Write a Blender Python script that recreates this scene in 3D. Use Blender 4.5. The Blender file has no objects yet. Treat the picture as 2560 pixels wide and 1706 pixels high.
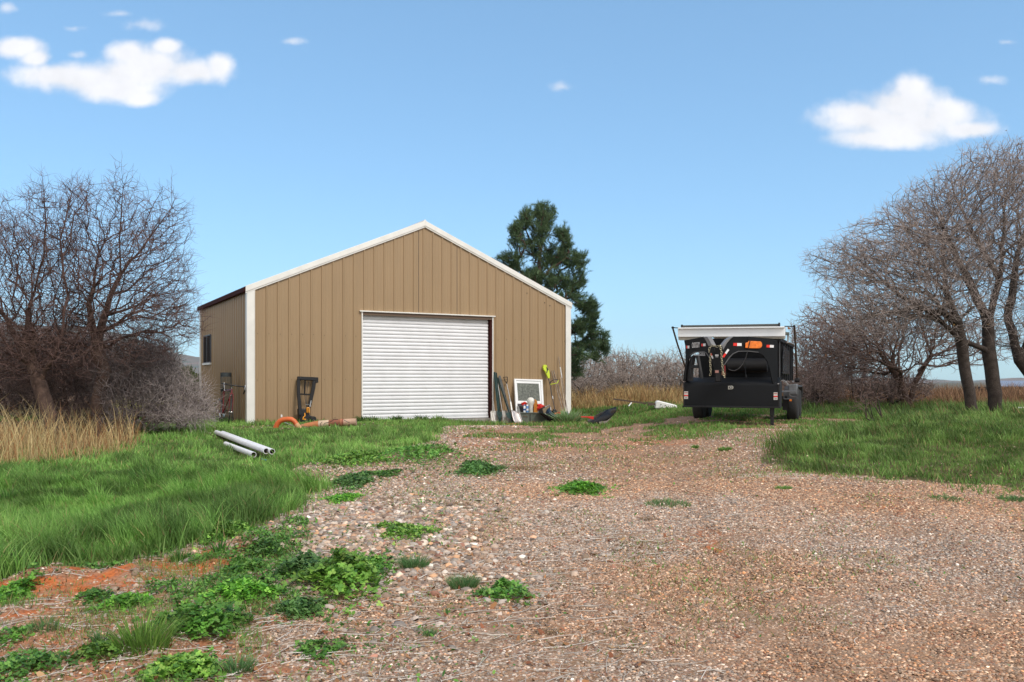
import bpy, math, random
import numpy as np
from mathutils import Vector, Matrix
random.seed(7); rng = np.random.default_rng(7)
SC = bpy.context.scene
COL = SC.collection
# ---------------------------------------------------------------- camera model
FP, CX, HY, EYE = 2140.0, 1280.0, 948.0, 1.55        # focal length in photo pixels, centre, horizon row, eye height
def pt(px, py, Y): return np.array([(px-CX)/FP*Y, Y, EYE-(py-HY)/FP*Y])
def sm(t): t = np.clip(t, 0, 1); return t*t*(3-2*t)
_T = rng.uniform(-1, 1, (256, 256))
def wob(x, y, s=1.0, o=0):
    """fractal value noise, feature size about 2.5*s"""
    x = np.asarray(x, float); y = np.asarray(y, float); r = 0; a = 1.0; f = .4/s
    for k in range(4):
        u = (x*.96+y*.28)*f+17.3*o+31.7*k; v = (y*.96-x*.28)*f+9.1*o+57.1*k; i = np.floor(u).astype(int); j = np.floor(v).astype(int); p = u-i; q = v-j; p = p*p*(3-2*p); q = q*q*(3-2*q)
        g = lambda a_, b_: _T[a_ % 256, b_ % 256]
        r = r+a*((g(i, j)*(1-p)+g(i+1, j)*p)*(1-q)+(g(i, j+1)*(1-p)+g(i+1, j+1)*p)*q); a *= .55; f *= 2.1
    return r*.95
MOUNDS = []      # (x, y, radius, height) of soil and pebble heaps
def gz(x, y):
    x = np.asarray(x, float); y = np.asarray(y, float)
    z = 0.35*sm((y-4)/14.0) + 0.21*sm((x-1.8)/3.0)*sm((y-9)/8)
    z = z + 0.03*wob(x, y, 1.6)*sm((y-1)/3)*(1-sm((y-20)/4)) + .02*wob(x, y, .5, 3)*(1-sm((y-19)/3))
    z = z - 0.12*sm((-x-2)/6)*(1-sm((y-13)/6))
    z = z - .20*sm((y-21.5)/3.5)*sm((x+2.4)/1.2)*(1-sm((x-3.6)/1.6))*(1-sm((y-28)/2))
    far = np.maximum(y-62, 0)
    z = z - np.minimum(far*0.05, 14) - 0.02*np.maximum(np.abs(x)-70, 0).clip(0, 400)
    for (mx, my, mr, mh) in MOUNDS:
        d = ((x-mx)**2+((y-my)*1.0)**2)/mr**2
        z = z + mh*np.exp(-d*1.6)*(1+.25*np.sin(9*x/mr)*np.cos(8*y/mr))
    return z
def gy(px, py):
    Y = 1.4*FP/(py-HY)
    for _ in range(25):
        x = (px-CX)/FP*Y
        Y = .5*Y+.5*(EYE-float(gz(x, Y)))*FP/(py-HY)
    return np.array([(px-CX)/FP*Y, Y, float(gz((px-CX)/FP*Y, Y))])
D = 1.088
for (a, b, r, h) in [(110*D, 1345*D, .36, .13), (290*D, 1322*D, .22, .08), (575*D, 1262*D, .28, .12), (490*D, 1300*D, .22, .05), (10*D, 1415*D, .2, .05), (105*D, 1460*D, .15, .05), (840*D, 1240*D, .6, .06)]:
    p = gy(a, b); MOUNDS.append((p[0], p[1], r, h))
def poly_world(pts): return np.array([gy(a*D, b*D)[:2] for a, b in pts])
def inpoly(P, x, y):
    ins = np.zeros(np.shape(x), bool); n = len(P)
    for i in range(n):
        x1, y1 = P[i]; x2, y2 = P[(i+1) % n]
        c = (y1 > y) != (y2 > y)
        ins ^= c & (x < (x2-x1)*(y-y1)/((y2-y1) if y2 != y1 else 1e-9)+x1)
    return ins
# ---------------------------------------------------------------- materials
MATS = {}
def mat(name, col, rough=.6, metal=0., var=0., vscale=8., bump=0., bscale=60., col2=None, mixscale=6., spec=None, coat=0, attr=None, trans=0):
    if name in MATS: return MATS[name]
    m = bpy.data.materials.new(name); m.use_nodes = True; nt = m.node_tree; N = nt.nodes; L = nt.links
    b = N['Principled BSDF']; b.inputs['Roughness'].default_value = rough; b.inputs['Metallic'].default_value = metal
    b.inputs['Base Color'].default_value = (*col, 1)
    if spec is not None: b.inputs['Specular IOR Level'].default_value = spec
    if coat: b.inputs['Coat Weight'].default_value = coat; b.inputs['Coat Roughness'].default_value = .15
    tc = N.new('ShaderNodeTexCoord'); src = None
    if attr:
        a = N.new('ShaderNodeAttribute'); a.attribute_name = attr; src = a.outputs['Color']
    if col2 is not None:
        n = N.new('ShaderNodeTexNoise'); n.inputs['Scale'].default_value = mixscale; n.inputs['Detail'].default_value = 6; L.new(tc.outputs['Object'], n.inputs['Vector'])
        r = N.new('ShaderNodeValToRGB'); r.color_ramp.elements[0].position = .38; r.color_ramp.elements[1].position = .64
        r.color_ramp.elements[0].color = (*col, 1); r.color_ramp.elements[1].color = (*col2, 1)
        L.new(n.outputs['Fac'], r.inputs['Fac']); src = r.outputs['Color']
    if var:
        n = N.new('ShaderNodeTexNoise'); n.inputs['Scale'].default_value = vscale; n.inputs['Detail'].default_value = 5; L.new(tc.outputs['Object'], n.inputs['Vector'])
        mr = N.new('ShaderNodeMapRange'); mr.inputs['From Min'].default_value = .3; mr.inputs['From Max'].default_value = .7; mr.inputs['To Min'].default_value = 1-var; mr.inputs['To Max'].default_value = 1+var
        L.new(n.outputs['Fac'], mr.inputs['Value'])
        mx = N.new('ShaderNodeMix'); mx.data_type = 'RGBA'; mx.blend_type = 'MULTIPLY'; mx.inputs['Factor'].default_value = 1
        if src is not None: L.new(src, mx.inputs['A'])
        else: mx.inputs['A'].default_value = (*col, 1)
        L.new(mr.outputs['Result'], mx.inputs['B']); src = mx.outputs['Result']
        mr2 = N.new('ShaderNodeMapRange'); mr2.inputs['To Min'].default_value = max(rough-.12, .02); mr2.inputs['To Max'].default_value = min(rough+.12, 1)
        L.new(n.outputs['Fac'], mr2.inputs['Value']); L.new(mr2.outputs['Result'], b.inputs['Roughness'])
    if src is not None: L.new(src, b.inputs['Base Color'])
    if bump:
        n = N.new('ShaderNodeTexNoise'); n.inputs['Scale'].default_value = bscale; n.inputs['Detail'].default_value = 6; L.new(tc.outputs['Object'], n.inputs['Vector'])
        bp = N.new('ShaderNodeBump'); bp.inputs['Strength'].default_value = bump; bp.inputs['Distance'].default_value = .02
        L.new(n.outputs['Fac'], bp.inputs['Height']); L.new(bp.outputs['Normal'], b.inputs['Normal'])
    if trans:   # thin leaves and blades let some light through
        t = N.new('ShaderNodeBsdfTranslucent'); ms = N.new('ShaderNodeMixShader'); ms.inputs[0].default_value = trans
        if src is not None: L.new(src, t.inputs['Color'])
        else: t.inputs['Color'].default_value = (*col, 1)
        L.new(b.outputs[0], ms.inputs[1]); L.new(t.outputs[0], ms.inputs[2]); L.new(ms.outputs[0], N['Material Output'].inputs['Surface'])
    MATS[name] = m; return m
# ---------------------------------------------------------------- objects
def tag(o, label=None, cat=None, group=None, kind=None):
    if label: o['label'] = label
    if cat: o['category'] = cat
    if group: o['group'] = group
    if kind: o['kind'] = kind
    return o
def empty(name, loc, label, cat, group=None, rz=0.):
    o = bpy.data.objects.new(name, None); COL.objects.link(o); o.location = tuple(float(v) for v in loc); o.rotation_euler = (0, 0, rz); o.empty_display_size = .2
    return tag(o, label, cat, group)
def npmesh(name, V, F, m, parent=None, smooth=False, col=None, loc=None):
    """V (n,3) world vertices, F a list of (k,m) index arrays; one object whose origin sits at loc (or the parent's)"""
    V = np.asarray(V, np.float32)
    me = bpy.data.meshes.new(name)
    F = [np.asarray(f, np.int32) for f in F if len(f)]
    if parent is not None: off = np.array(parent_world(parent)); V = V-off
    elif loc is not None: V = V-np.asarray(loc, np.float32)
    me.vertices.add(len(V)); me.vertices.foreach_set('co', V.astype(np.float32).ravel())
    idx = np.concatenate([f.ravel() for f in F]); tot = np.concatenate([np.full(len(f), f.shape[1], np.int32) for f in F])
    st = np.concatenate([[0], np.cumsum(tot)[:-1]]).astype(np.int32)
    me.loops.add(len(idx)); me.loops.foreach_set('vertex_index', idx)
    me.polygons.add(len(tot)); me.polygons.foreach_set('loop_start', st)
    if smooth: me.polygons.foreach_set('use_smooth', np.ones(len(tot), bool))
    if col is not None:
        c = np.ones((len(V), 4), np.float32); c[:, :3] = col
        me.color_attributes.new('col', 'FLOAT_COLOR', 'POINT').data.foreach_set('color', c.ravel())
    me.update(calc_edges=True)
    if m is not None: me.materials.append(m)
    o = bpy.data.objects.new(name, me); COL.objects.link(o)
    if parent is not None: o.parent = parent
    elif loc is not None: o.location = tuple(float(v) for v in loc)
    return o
def parent_world(p):
    v = np.array(p.location, float)
    while p.parent is not None: p = p.parent; v = v+np.array(p.location, float)
    return v
class MB:
    """collects shapes in world space; build() links them as one mesh object"""
    def __init__(s): s.v = []; s.f = []; s.mi = []; s.cur = 0
    def add(s, V, F):
        b = len(s.v); s.v += [tuple(map(float, p)) for p in V]
        for f in F: s.f.append([b+i for i in f]); s.mi.append(s.cur)
        return s
    def box(s, o, ax, ay, az):      # corner o and three edge vectors
        o, ax, ay, az = map(np.array, (o, ax, ay, az)); o = o.astype(float)
        V = [o, o+ax, o+ax+ay, o+ay, o+az, o+ax+az, o+ax+ay+az, o+ay+az]
        F = [(3, 2, 1, 0), (4, 5, 6, 7), (0, 1, 5, 4), (1, 2, 6, 5), (2, 3, 7, 6), (3, 0, 4, 7)]
        if np.dot(np.cross(ax, ay), az) < 0: F = [f[::-1] for f in F]
        return s.add(V, F)
    def cbox(s, c, sx, sy, sz, ex=(1, 0, 0), ey=(0, 1, 0), ez=(0, 0, 1)):
        ex, ey, ez = [np.array(e, float) for e in (ex, ey, ez)]
        return s.box(np.array(c)-ex*sx/2-ey*sy/2-ez*sz/2, ex*sx, ey*sy, ez*sz)
    def prism(s, P, e):
        P = [np.array(p, float) for p in P]; e = np.array(e, float); n = len(P)
        nrm = sum((np.cross(P[i]-P[0], P[i+1]-P[0]) for i in range(1, n-1)), np.zeros(3))
        V = P+[p+e for p in P]
        F = [list(range(n))[::-1], [n+i for i in range(n)]]+[(i, (i+1) % n, n+(i+1) % n, n+i) for i in range(n)]
        if np.dot(nrm, e) < 0: F = [f[::-1] for f in F]
        return s.add(V, F)
    def tube(s, P, r, k=8, cap=True, closed=False):
        P = [np.array(p, float) for p in P]; n = len(P); rs = r if hasattr(r, '__len__') else [r]*n
        V = []; up = None
        for i in range(n):
            a = P[(i-1) % n] if (closed or i > 0) else P[0]; b = P[(i+1) % n] if (closed or i < n-1) else P[-1]
            t = b-a; t = t/(np.linalg.norm(t)+1e-12)
            if up is None: up = np.array([0, 0, 1.]) if abs(t[2]) < .9 else np.array([1., 0, 0])
            u = np.cross(t, up); u /= np.linalg.norm(u)+1e-12; w = np.cross(u, t); up = w
            for j in range(k):
                A = 2*math.pi*j/k; V.append(P[i]+rs[i]*(math.cos(A)*u+math.sin(A)*w))
        F = []
        for i in range(n if closed else n-1):
            for j in range(k):
                a, b = i*k+j, i*k+(j+1) % k; c, d = ((i+1) % n)*k+(j+1) % k, ((i+1) % n)*k+j
                F.append((a, d, c, b))
        if cap and not closed: F.append(list(range(k))); F.append([(n-1)*k+j for j in range(k)][::-1])
        return s.add(V, F)
    def ring_tube(s, c, n, R, r, k=6, seg=32):
        n = np.array(n, float); n /= np.linalg.norm(n); a = np.cross(n, [0, 0, 1.]) if abs(n[2]) < .9 else np.cross(n, [1., 0, 0]); a /= np.linalg.norm(a); b = np.cross(n, a)
        return s.tube([np.array(c)+R*(math.cos(t)*a+math.sin(t)*b) for t in np.linspace(0, 2*math.pi, seg, endpoint=False)], r, k, closed=True)
    def lathe(s, c, axis, prof, k=16):   # prof: (distance along axis, radius)
        n = np.array(axis, float); n /= np.linalg.norm(n); a = np.cross(n, [0, 0, 1.]) if abs(n[2]) < .9 else np.cross(n, [1., 0, 0]); a /= np.linalg.norm(a); b = np.cross(n, a)
        V = [np.array(c)+n*h+r*(math.cos(2*math.pi*j/k)*a+math.sin(2*math.pi*j/k)*b) for h, r in prof for j in range(k)]
        F = [(i*k+j, i*k+(j+1) % k, (i+1)*k+(j+1) % k, (i+1)*k+j) for i in range(len(prof)-1) for j in range(k)]
        F.append(list(range(k))[::-1]); F.append([(len(prof)-1)*k+j for j in range(k)])
        return s.add(V, F)
    def build(s, name, m, parent=None, smooth=False, bevel=0, label=None, solid=0):
        me = bpy.data.meshes.new(name); V = np.array(s.v)
        ms = m if isinstance(m, (list, tuple)) else [m]
        if parent is not None: off = parent_world(parent); M = Matrix.Rotation(0, 4, 'Z')
        else: off = np.array([V[:, 0].mean(), V[:, 1].mean(), V[:, 2].min()])
        me.from_pydata([tuple(p) for p in V-off], [], s.f)
        for q in ms: me.materials.append(q)
        if len(ms) > 1: me.polygons.foreach_set('material_index', np.array(s.mi, np.int32))
        if smooth: me.polygons.foreach_set('use_smooth', np.ones(len(s.f), bool))
        me.update(); o = bpy.data.objects.new(name, me); COL.objects.link(o)
        if smooth:
            me.set_sharp_from_angle(angle=math.radians(50))
        if parent is not None: o.parent = parent
        else: o.location = tuple(float(v) for v in off)
        if bevel:
            b = o.modifiers.new('bevel', 'BEVEL'); b.width = bevel; b.segments = 2; b.limit_method = 'ANGLE'; b.harden_normals = False
        if solid:
            q = o.modifiers.new('thick', 'SOLIDIFY'); q.thickness = solid; q.offset = 0
        if label: o['label'] = label
        return o
def text_obj(name, txt, m, parent, origin, ex, ey, size, depth=.004, fit=None):
    """lettering laid out along ex (reading direction) and ey (up) at a world point"""
    cu = bpy.data.curves.new(name, 'FONT'); cu.body = txt; cu.size = 1; cu.extrude = 0.02; cu.align_x = 'CENTER'; cu.align_y = 'CENTER'
    t = bpy.data.objects.new(name, cu); COL.objects.link(t); bpy.context.view_layer.update()
    me = bpy.data.meshes.new_from_object(t.evaluated_get(bpy.context.evaluated_depsgraph_get())); COL.objects.unlink(t); bpy.data.objects.remove(t)
    V = np.array([v.co[:] for v in me.vertices]); w = np.ptp(V[:, 0])
    sx = (fit/w if fit else size); ex, ey = np.array(ex, float), np.array(ey, float); ez = np.cross(ex, ey)
    off = parent_world(parent)
    V = np.array(origin)-off+V[:, :1]*sx*ex+V[:, 1:2]*size*ey+V[:, 2:3]*depth/.04*ez
    me.vertices.foreach_set('co', V.astype(np.float32).ravel()); me.update(); me.materials.append(m)
    o = bpy.data.objects.new(name, me); COL.objects.link(o); o.parent = parent
    return o
# ---------------------------------------------------------------- render, camera, sky, sun
SC.view_settings.view_transform = 'Standard'; SC.view_settings.look = 'None'; SC.view_settings.exposure = 0.67; SC.view_settings.gamma = 1
SC.cycles.max_bounces = 6; SC.cycles.transparent_max_bounces = 8
cam = bpy.data.cameras.new('camera'); cam.sensor_width = 36; cam.lens = FP/2560*36; cam.shift_y = (HY-853)/2560
cam.clip_end = 30000; cam.clip_start = .1
co = bpy.data.objects.new('camera', cam); COL.objects.link(co); co.location = (0, 0, EYE); co.rotation_euler = (math.pi/2, 0, 0); SC.camera = co
SUN_AZ, SUN_EL = math.radians(140), math.radians(48)      # from behind the camera, to its right
wd = bpy.data.worlds.new('World'); SC.world = wd; wd.use_nodes = True; nt = wd.node_tree; N = nt.nodes; L = nt.links
bg = N['Background']; bg.inputs['Strength'].default_value = .115
sky = N.new('ShaderNodeTexSky'); sky.sky_type = 'NISHITA'; sky.sun_disc = False; sky.sun_elevation = SUN_EL; sky.sun_rotation = SUN_AZ
sky.altitude = 1500; sky.air_density = 1.0; sky.dust_density = 1.3; sky.ozone_density = 2.5
tc = N.new('ShaderNodeTexCoord'); sp = N.new('ShaderNodeSeparateXYZ'); L.new(tc.outputs['Generated'], sp.inputs[0])
def M(op, a, b=None, c=None, clamp=False):
    n = N.new('ShaderNodeMath'); n.operation = op; n.use_clamp = clamp
    for i, q in enumerate((a, b, c)):
        if q is None: continue
        if isinstance(q, (int, float)): n.inputs[i].default_value = q
        else: L.new(q, n.inputs[i])
    return n.outputs[0]
yy = M('MAXIMUM', sp.outputs['Y'], .05)
U = M('DIVIDE', sp.outputs['X'], yy); V_ = M('DIVIDE', sp.outputs['Z'], yy)
cb = N.new('ShaderNodeCombineXYZ'); L.new(U, cb.inputs[0]); L.new(V_, cb.inputs[1])
no = N.new('ShaderNodeTexNoise'); no.inputs['Scale'].default_value = 20; no.inputs['Detail'].default_value = 9; no.inputs['Roughness'].default_value = .55; L.new(cb.outputs[0], no.inputs['Vector'])
nb = N.new('ShaderNodeTexNoise'); nb.inputs['Scale'].default_value = 60; nb.inputs['Detail'].default_value = 6; L.new(cb.outputs[0], nb.inputs['Vector'])
def cloud(cx, cy, rx, ry, w=1.0):
    a = M('MULTIPLY', M('SUBTRACT', U, (cx-CX)/FP), FP/rx); b = M('MULTIPLY', M('SUBTRACT', V_, (HY-cy)/FP), FP/ry)
    r = M('SQRT', M('ADD', M('MULTIPLY', a, a), M('MULTIPLY', b, b)))
    return M('MULTIPLY', M('SUBTRACT', 1.0, r), w)
def blend(lst, amp, lo, hi, top):
    m = None
    for e in lst:
        c = cloud(*e); m = c if m is None else M('SMOOTH_MAX', m, c, .3)
    m = M('ADD', m, M('MULTIPLY', M('SUBTRACT', no.outputs['Fac'], .5), amp))
    m = M('ADD', m, M('MULTIPLY', M('SUBTRACT', nb.outputs['Fac'], .5), amp*.35))
    r = N.new('ShaderNodeMapRange'); r.interpolation_type = 'SMOOTHSTEP'; r.inputs['From Min'].default_value = lo; r.inputs['From Max'].default_value = hi; r.inputs['To Max'].default_value = top
    L.new(m, r.inputs['Value']); return r.outputs['Result']
big = blend([(375, 165, 140, 66), (320, 135, 70, 40), (150, 190, 160, 44), (480, 180, 110, 42), (548, 168, 42, 44), (290, 225, 150, 42), (350, 245, 60, 26), (225, 200, 190, 46), (330, 185, 150, 50), (45, 120, 95, 34), (90, 145, 50, 30), (415, 118, 46, 30),
             (2240, 305, 250, 50), (2265, 262, 150, 66), (2275, 225, 70, 48), (2150, 290, 120, 50), (2360, 285, 110, 52), (2215, 345, 190, 36), (2420, 325, 110, 30), (2260, 310, 200, 56)], .95, -.04, .68, 1.0)
thin = blend([(360, 62, 85, 26), (180, 72, 50, 14), (730, 103, 42, 17, 1.3), (1405, 218, 50, 20), (2475, 200, 60, 18), (20, 20, 30, 18, 1.2), (300, 35, 50, 14), (190, 137, 40, 15), (2520, 105, 35, 12)], 2.6, .12, 1.3, .6)
fac = M('MAXIMUM', big, thin)
mx = N.new('ShaderNodeMix'); mx.data_type = 'RGBA'; L.new(fac, mx.inputs['Factor']); 
gam = N.new('ShaderNodeGamma'); gam.inputs['Gamma'].default_value = .6; L.new(sky.outputs[0], gam.inputs['Color'])
tint = N.new('ShaderNodeMix'); tint.data_type = 'RGBA'; tint.blend_type = 'MULTIPLY'; tint.inputs['Factor'].default_value = 1; L.new(gam.outputs[0], tint.inputs['A']); tint.inputs['B'].default_value = (1.28, 1.82, 2.14, 1)
# unseen broken cloud cover overhead and behind the camera, added as soft fill light
cv = N.new('ShaderNodeTexNoise'); cv.inputs['Scale'].default_value = 2.2; cv.inputs['Detail'].default_value = 7; L.new(tc.outputs['Generated'], cv.inputs['Vector'])
reg = M('ADD', M('MULTIPLY', sp.outputs['Y'], -1.6), M('MULTIPLY', sp.outputs['Z'], 1.3)); cov = M('ADD', M('SUBTRACT', reg, .35), M('MULTIPLY', M('SUBTRACT', cv.outputs['Fac'], .5), 2.2))
rr = N.new('ShaderNodeMapRange'); rr.interpolation_type = 'SMOOTHSTEP'; rr.inputs['From Min'].default_value = 0; rr.inputs['From Max'].default_value = .5; rr.inputs['To Max'].default_value = .92; L.new(cov, rr.inputs['Value'])
m3 = N.new('ShaderNodeMix'); m3.data_type = 'RGBA'; L.new(rr.outputs[0], m3.inputs['Factor']); L.new(tint.outputs['Result'], m3.inputs['A']); m3.inputs['B'].default_value = (6.2, 5.9, 5.6, 1)
L.new(m3.outputs['Result'], mx.inputs['A'])
gm = N.new('ShaderNodeMapRange'); gm.inputs['From Min'].default_value = .3; gm.inputs['From Max'].default_value = .7; gm.inputs['To Min'].default_value = .9; gm.inputs['To Max'].default_value = 1.06; L.new(no.outputs['Fac'], gm.inputs['Value'])
cm = N.new('ShaderNodeMix'); cm.data_type = 'RGBA'; cm.blend_type = 'MULTIPLY'; cm.inputs['Factor'].default_value = 1; cm.inputs['A'].default_value = (5.5, 5.55, 5.8, 1); L.new(gm.outputs['Result'], cm.inputs['B'])
L.new(cm.outputs['Result'], mx.inputs['B'])
front = M('MULTIPLY', fac, M('GREATER_THAN', sp.outputs['Y'], .2)); L.new(front, mx.inputs['Factor'])
L.new(mx.outputs['Result'], bg.inputs['Color'])
su = bpy.data.lights.new('sun', 'SUN'); su.energy = 1.5; su.angle = math.radians(14); su.color = (1, .95, .88)
so = bpy.data.objects.new('sun', su); COL.objects.link(so)
sd = Vector((math.sin(SUN_AZ)*math.cos(SUN_EL), math.cos(SUN_AZ)*math.cos(SUN_EL), math.sin(SUN_EL)))
so.rotation_euler = sd.to_track_quat('Z', 'Y').to_euler(); so.location = (10, -10, 20)
# ---------------------------------------------------------------- where things grow
W = lambda *a: np.array(a, float)
MEADOW_L = np.vstack([poly_world([(0, 1335), (170, 1295), (330, 1278), (470, 1245), (560, 1212), (640, 1180), (712, 1160), (715, 1125), (645, 1088), (700, 1066), (870, 1045), (985, 1015), (1000, 992)]), [[-1.0, 25.6], [-5, 40], [-60, 45], [-60, 4.8]]])
MEADOW_R = np.vstack([poly_world([(2353, 1130), (2250, 1122), (2150, 1113), (1950, 1090), (1830, 1078), (1745, 1048), (1800, 1012), (1862, 992)]), [[8.2, 19.6], [9.5, 22.5], [8.0, 23.5], [7, 60], [60, 60], [60, 9]]])
SOIL = poly_world([(-60, 1340), (170, 1290), (330, 1275), (480, 1245), (620, 1200), (700, 1180), (720, 1240), (660, 1300), (700, 1400), (560, 1430), (640, 1500), (700, 1600), (-60, 1600)])
PALE = poly_world([(1640, 1100), (1720, 1075), (1850, 1085), (1960, 1100), (1940, 1116), (1700, 1112)])
RED = [poly_world(p) for p in ([(0, 1330), (210, 1310), (215, 1350), (130, 1385), (0, 1390)], [(250, 1300), (400, 1270), (560, 1240), (650, 1290), (620, 1310), (420, 1320), (300, 1345)], [(0, 1395), (60, 1400), (50, 1425), (0, 1425)], [(60, 1440), (130, 1440), (130, 1485), (70, 1480)],
       [(1020, 1000), (1100, 990), (1200, 1000), (1240, 1020), (1100, 1030), (1030, 1020)], [(1430, 1012), (1500, 1005), (1620, 1010), (1600, 1020), (1450, 1022)], [(1950, 1160), (2100, 1150), (2120, 1180), (1960, 1190)], [(1500, 1235), (1650, 1225), (1660, 1275), (1520, 1270)])]
BX = np.array([.8719, .4898]); BY = np.array([-.4898, .8719]); BA = np.array([-7.03, 22.8])
def in_garage(x, y, m=.05):
    dx, dy = x-BA[0], y-BA[1]; u = dx*BX[0]+dy*BX[1]; v = dx*BY[0]+dy*BY[1]
    return (u > -m) & (u < 10.2+m) & (v > -m) & (v < 7.3+m)
def grass_amount(x, y):
    n = wob(x, y, .55)*.35+wob(x, y, .17, 4)*.25
    e = .35*n
    a = inpoly(MEADOW_L, x+e, y+e)*1.0
    b = inpoly(MEADOW_R, x+e*1.5, y+e*1.5)*1.0
    far = sm((y-(22.2+.25*np.maximum(x-2, 0))+2.0*n)/1.5)*(x > -2)
    n2 = wob(x, y, .5, 2)+.5*wob(x, y, .12, 6)
    patch = sm((n2*1.6-.12)/.5)*sm((y-13.5)/5)*(x > -1)*.75
    r = np.clip(np.maximum.reduce([a, b, far, patch]), 0, 1); dx, dy = x-BA[0], y-BA[1]; u = dx*BX[0]+dy*BX[1]; v = dx*BY[0]+dy*BY[1]
    return np.where((u > 6.9) & (u < 10.5) & (v > -2.7) & (v < 0), r*np.where(v > -1.7, .05, .3), r)
def red_amount(x, y):
    n = .16*wob(x, y, .22)+.12*wob(x, y, .09, 4); r = np.zeros(np.shape(x))
    for P in RED: r = np.maximum(r, inpoly(P, x+n*(1+.06*y), y+n*(1+.25*y)))
    r = r*np.where(y > 7.6, .5, 1.)
    return r
# ---------------------------------------------------------------- ground sheet
def axis(lo, hi, step, far, g=1.16):
    a = list(np.arange(lo, hi+1e-6, step)); s = step
    while a[-1] < far: s *= g; a.append(a[-1]+s)
    s = step; b = [lo]
    while b[-1] > -far: s *= g; b.append(b[-1]-s)
    return np.array(b[::-1]+a[1:])
gx = axis(-8, 9, .09, 7000); gyy = axis(3.4, 21, .09, 7600); gyy = gyy[gyy > -40]
X, Y = np.meshgrid(gx, gyy); nx, ny = len(gx), len(gyy)
Z = gz(X, Y) + .006*wob(X, Y, .06, 5)*(Y < 12)
idx = np.arange(nx*ny).reshape(ny, nx)
Fq = np.stack([idx[:-1, :-1], idx[:-1, 1:], idx[1:, 1:], idx[1:, :-1]], -1).reshape(-1, 4)
ga = grass_amount(X, Y); gr = red_amount(X, Y); gp = inpoly(PALE, X+.5*wob(X, Y, .3), Y+.9*wob(X, Y, .25))*1.0
dry = sm((Y-30)/2)
so_ = inpoly(SOIL, X+.25*wob(X, Y, .2, 8), Y+.35*wob(X, Y, .25, 9))*1.; gr = np.maximum(gr, .45*so_)
mk = np.stack([ga, gr, gp], -1).reshape(-1, 3)
def ground_mat():
    m = bpy.data.materials.new('gravel and soil'); m.use_nodes = True; nt = m.node_tree; N = nt.nodes; L = nt.links; b = N['Principled BSDF']; b.inputs['Roughness'].default_value = .95; b.inputs['Specular IOR Level'].default_value = .2
    g = N.new('ShaderNodeNewGeometry'); P = g.outputs['Position']
    at = N.new('ShaderNodeAttribute'); at.attribute_name = 'col'; s3 = N.new('ShaderNodeSeparateColor'); L.new(at.outputs['Color'], s3.inputs[0])
    def noise(s, d=6, r=.6):
        n = N.new('ShaderNodeTexNoise'); n.inputs['Scale'].default_value = s; n.inputs['Detail'].default_value = d; n.inputs['Roughness'].default_value = r; L.new(P, n.inputs['Vector']); return n.outputs['Fac']
    def ramp(f, els):
        r = N.new('ShaderNodeValToRGB'); e = r.color_ramp.elements
        while len(e) < len(els): e.new(.5)
        for q, (p, c) in zip(e, els): q.position = p; q.color = (*c, 1)
        L.new(f, r.inputs['Fac']); return r.outputs['Color']
    def mix(f, a, b2, bt='MIX'):
        x = N.new('ShaderNodeMix'); x.data_type = 'RGBA'; x.blend_type = bt
        for k, q in (('Factor', f), ('A', a), ('B', b2)):
            if isinstance(q, (int, float)): x.inputs[k].default_value = q
            elif isinstance(q, tuple): x.inputs[k].default_value = (*q, 1)
            else: L.new(q, x.inputs[k])
        return x.outputs['Result']
    def mth(op, a, b2):
        x = N.new('ShaderNodeMath'); x.operation = op; x.use_clamp = op != 'SUBTRACT'
        for k, q in ((0, a), (1, b2)):
            if isinstance(q, (int, float)): x.inputs[k].default_value = q
            else: L.new(q, x.inputs[k])
        return x.outputs[0]
    v1 = N.new('ShaderNodeTexVoronoi'); v1.inputs['Scale'].default_value = 46; L.new(P, v1.inputs['Vector'])
    v2 = N.new('ShaderNodeTexVoronoi'); v2.inputs['Scale'].default_value = 21; L.new(P, v2.inputs['Vector'])
    sc1 = N.new('ShaderNodeSeparateColor'); L.new(v1.outputs['Color'], sc1.inputs[0]); sc2 = N.new('ShaderNodeSeparateColor'); L.new(v2.outputs['Color'], sc2.inputs[0])
    pal = [(0, (.13, .085, .06)), (.2, (.25, .16, .10)), (.4, (.34, .23, .155)), (.55, (.29, .215, .17)), (.7, (.36, .20, .12)), (.85, (.40, .32, .25)), (1, (.52, .46, .40))]
    pal = [(p_, tuple(v_*1.15 for v_ in c_)) for p_, c_ in pal]; c1 = ramp(sc1.outputs[0], pal); c2 = ramp(sc2.outputs[1], pal)
    cell = mix(mth('GREATER_THAN', sc2.outputs[0], .62), c1, c2)
    gap_shade = ramp(v1.outputs['Distance'], [(0, (1, 1, 1)), (.5, (.8, .8, .8)), (.75, (.42, .38, .35))])  # shade between pebbles put into the colour, darker toward cell edges
    stones = mix(1.0, cell, gap_shade, 'MULTIPLY')
    dirt = ramp(noise(9), [(.3, (.22, .095, .05)), (.5, (.31, .155, .085)), (.7, (.36, .225, .14))])  # soil tone lowered to stand for shade in the gaps under the stones
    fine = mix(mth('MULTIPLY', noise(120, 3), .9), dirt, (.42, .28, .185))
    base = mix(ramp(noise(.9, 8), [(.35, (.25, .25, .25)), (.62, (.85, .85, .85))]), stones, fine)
    red = ramp(noise(30), [(.3, (.36, .085, .024)), (.55, (.52, .15, .045)), (.75, (.56, .23, .10))])
    rk_ = ramp(noise(5, 8), [(.38, (.1, .1, .1)), (.56, (1, 1, 1))]); base = mix(mth('MULTIPLY', mth('MULTIPLY', s3.outputs[1], .95), rk_), base, red)
    pale = ramp(noise(25), [(.35, (.46, .36, .28)), (.6, (.66, .54, .46))])
    base = mix(mth('MULTIPLY', s3.outputs[2], .75), base, pale)
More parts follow.
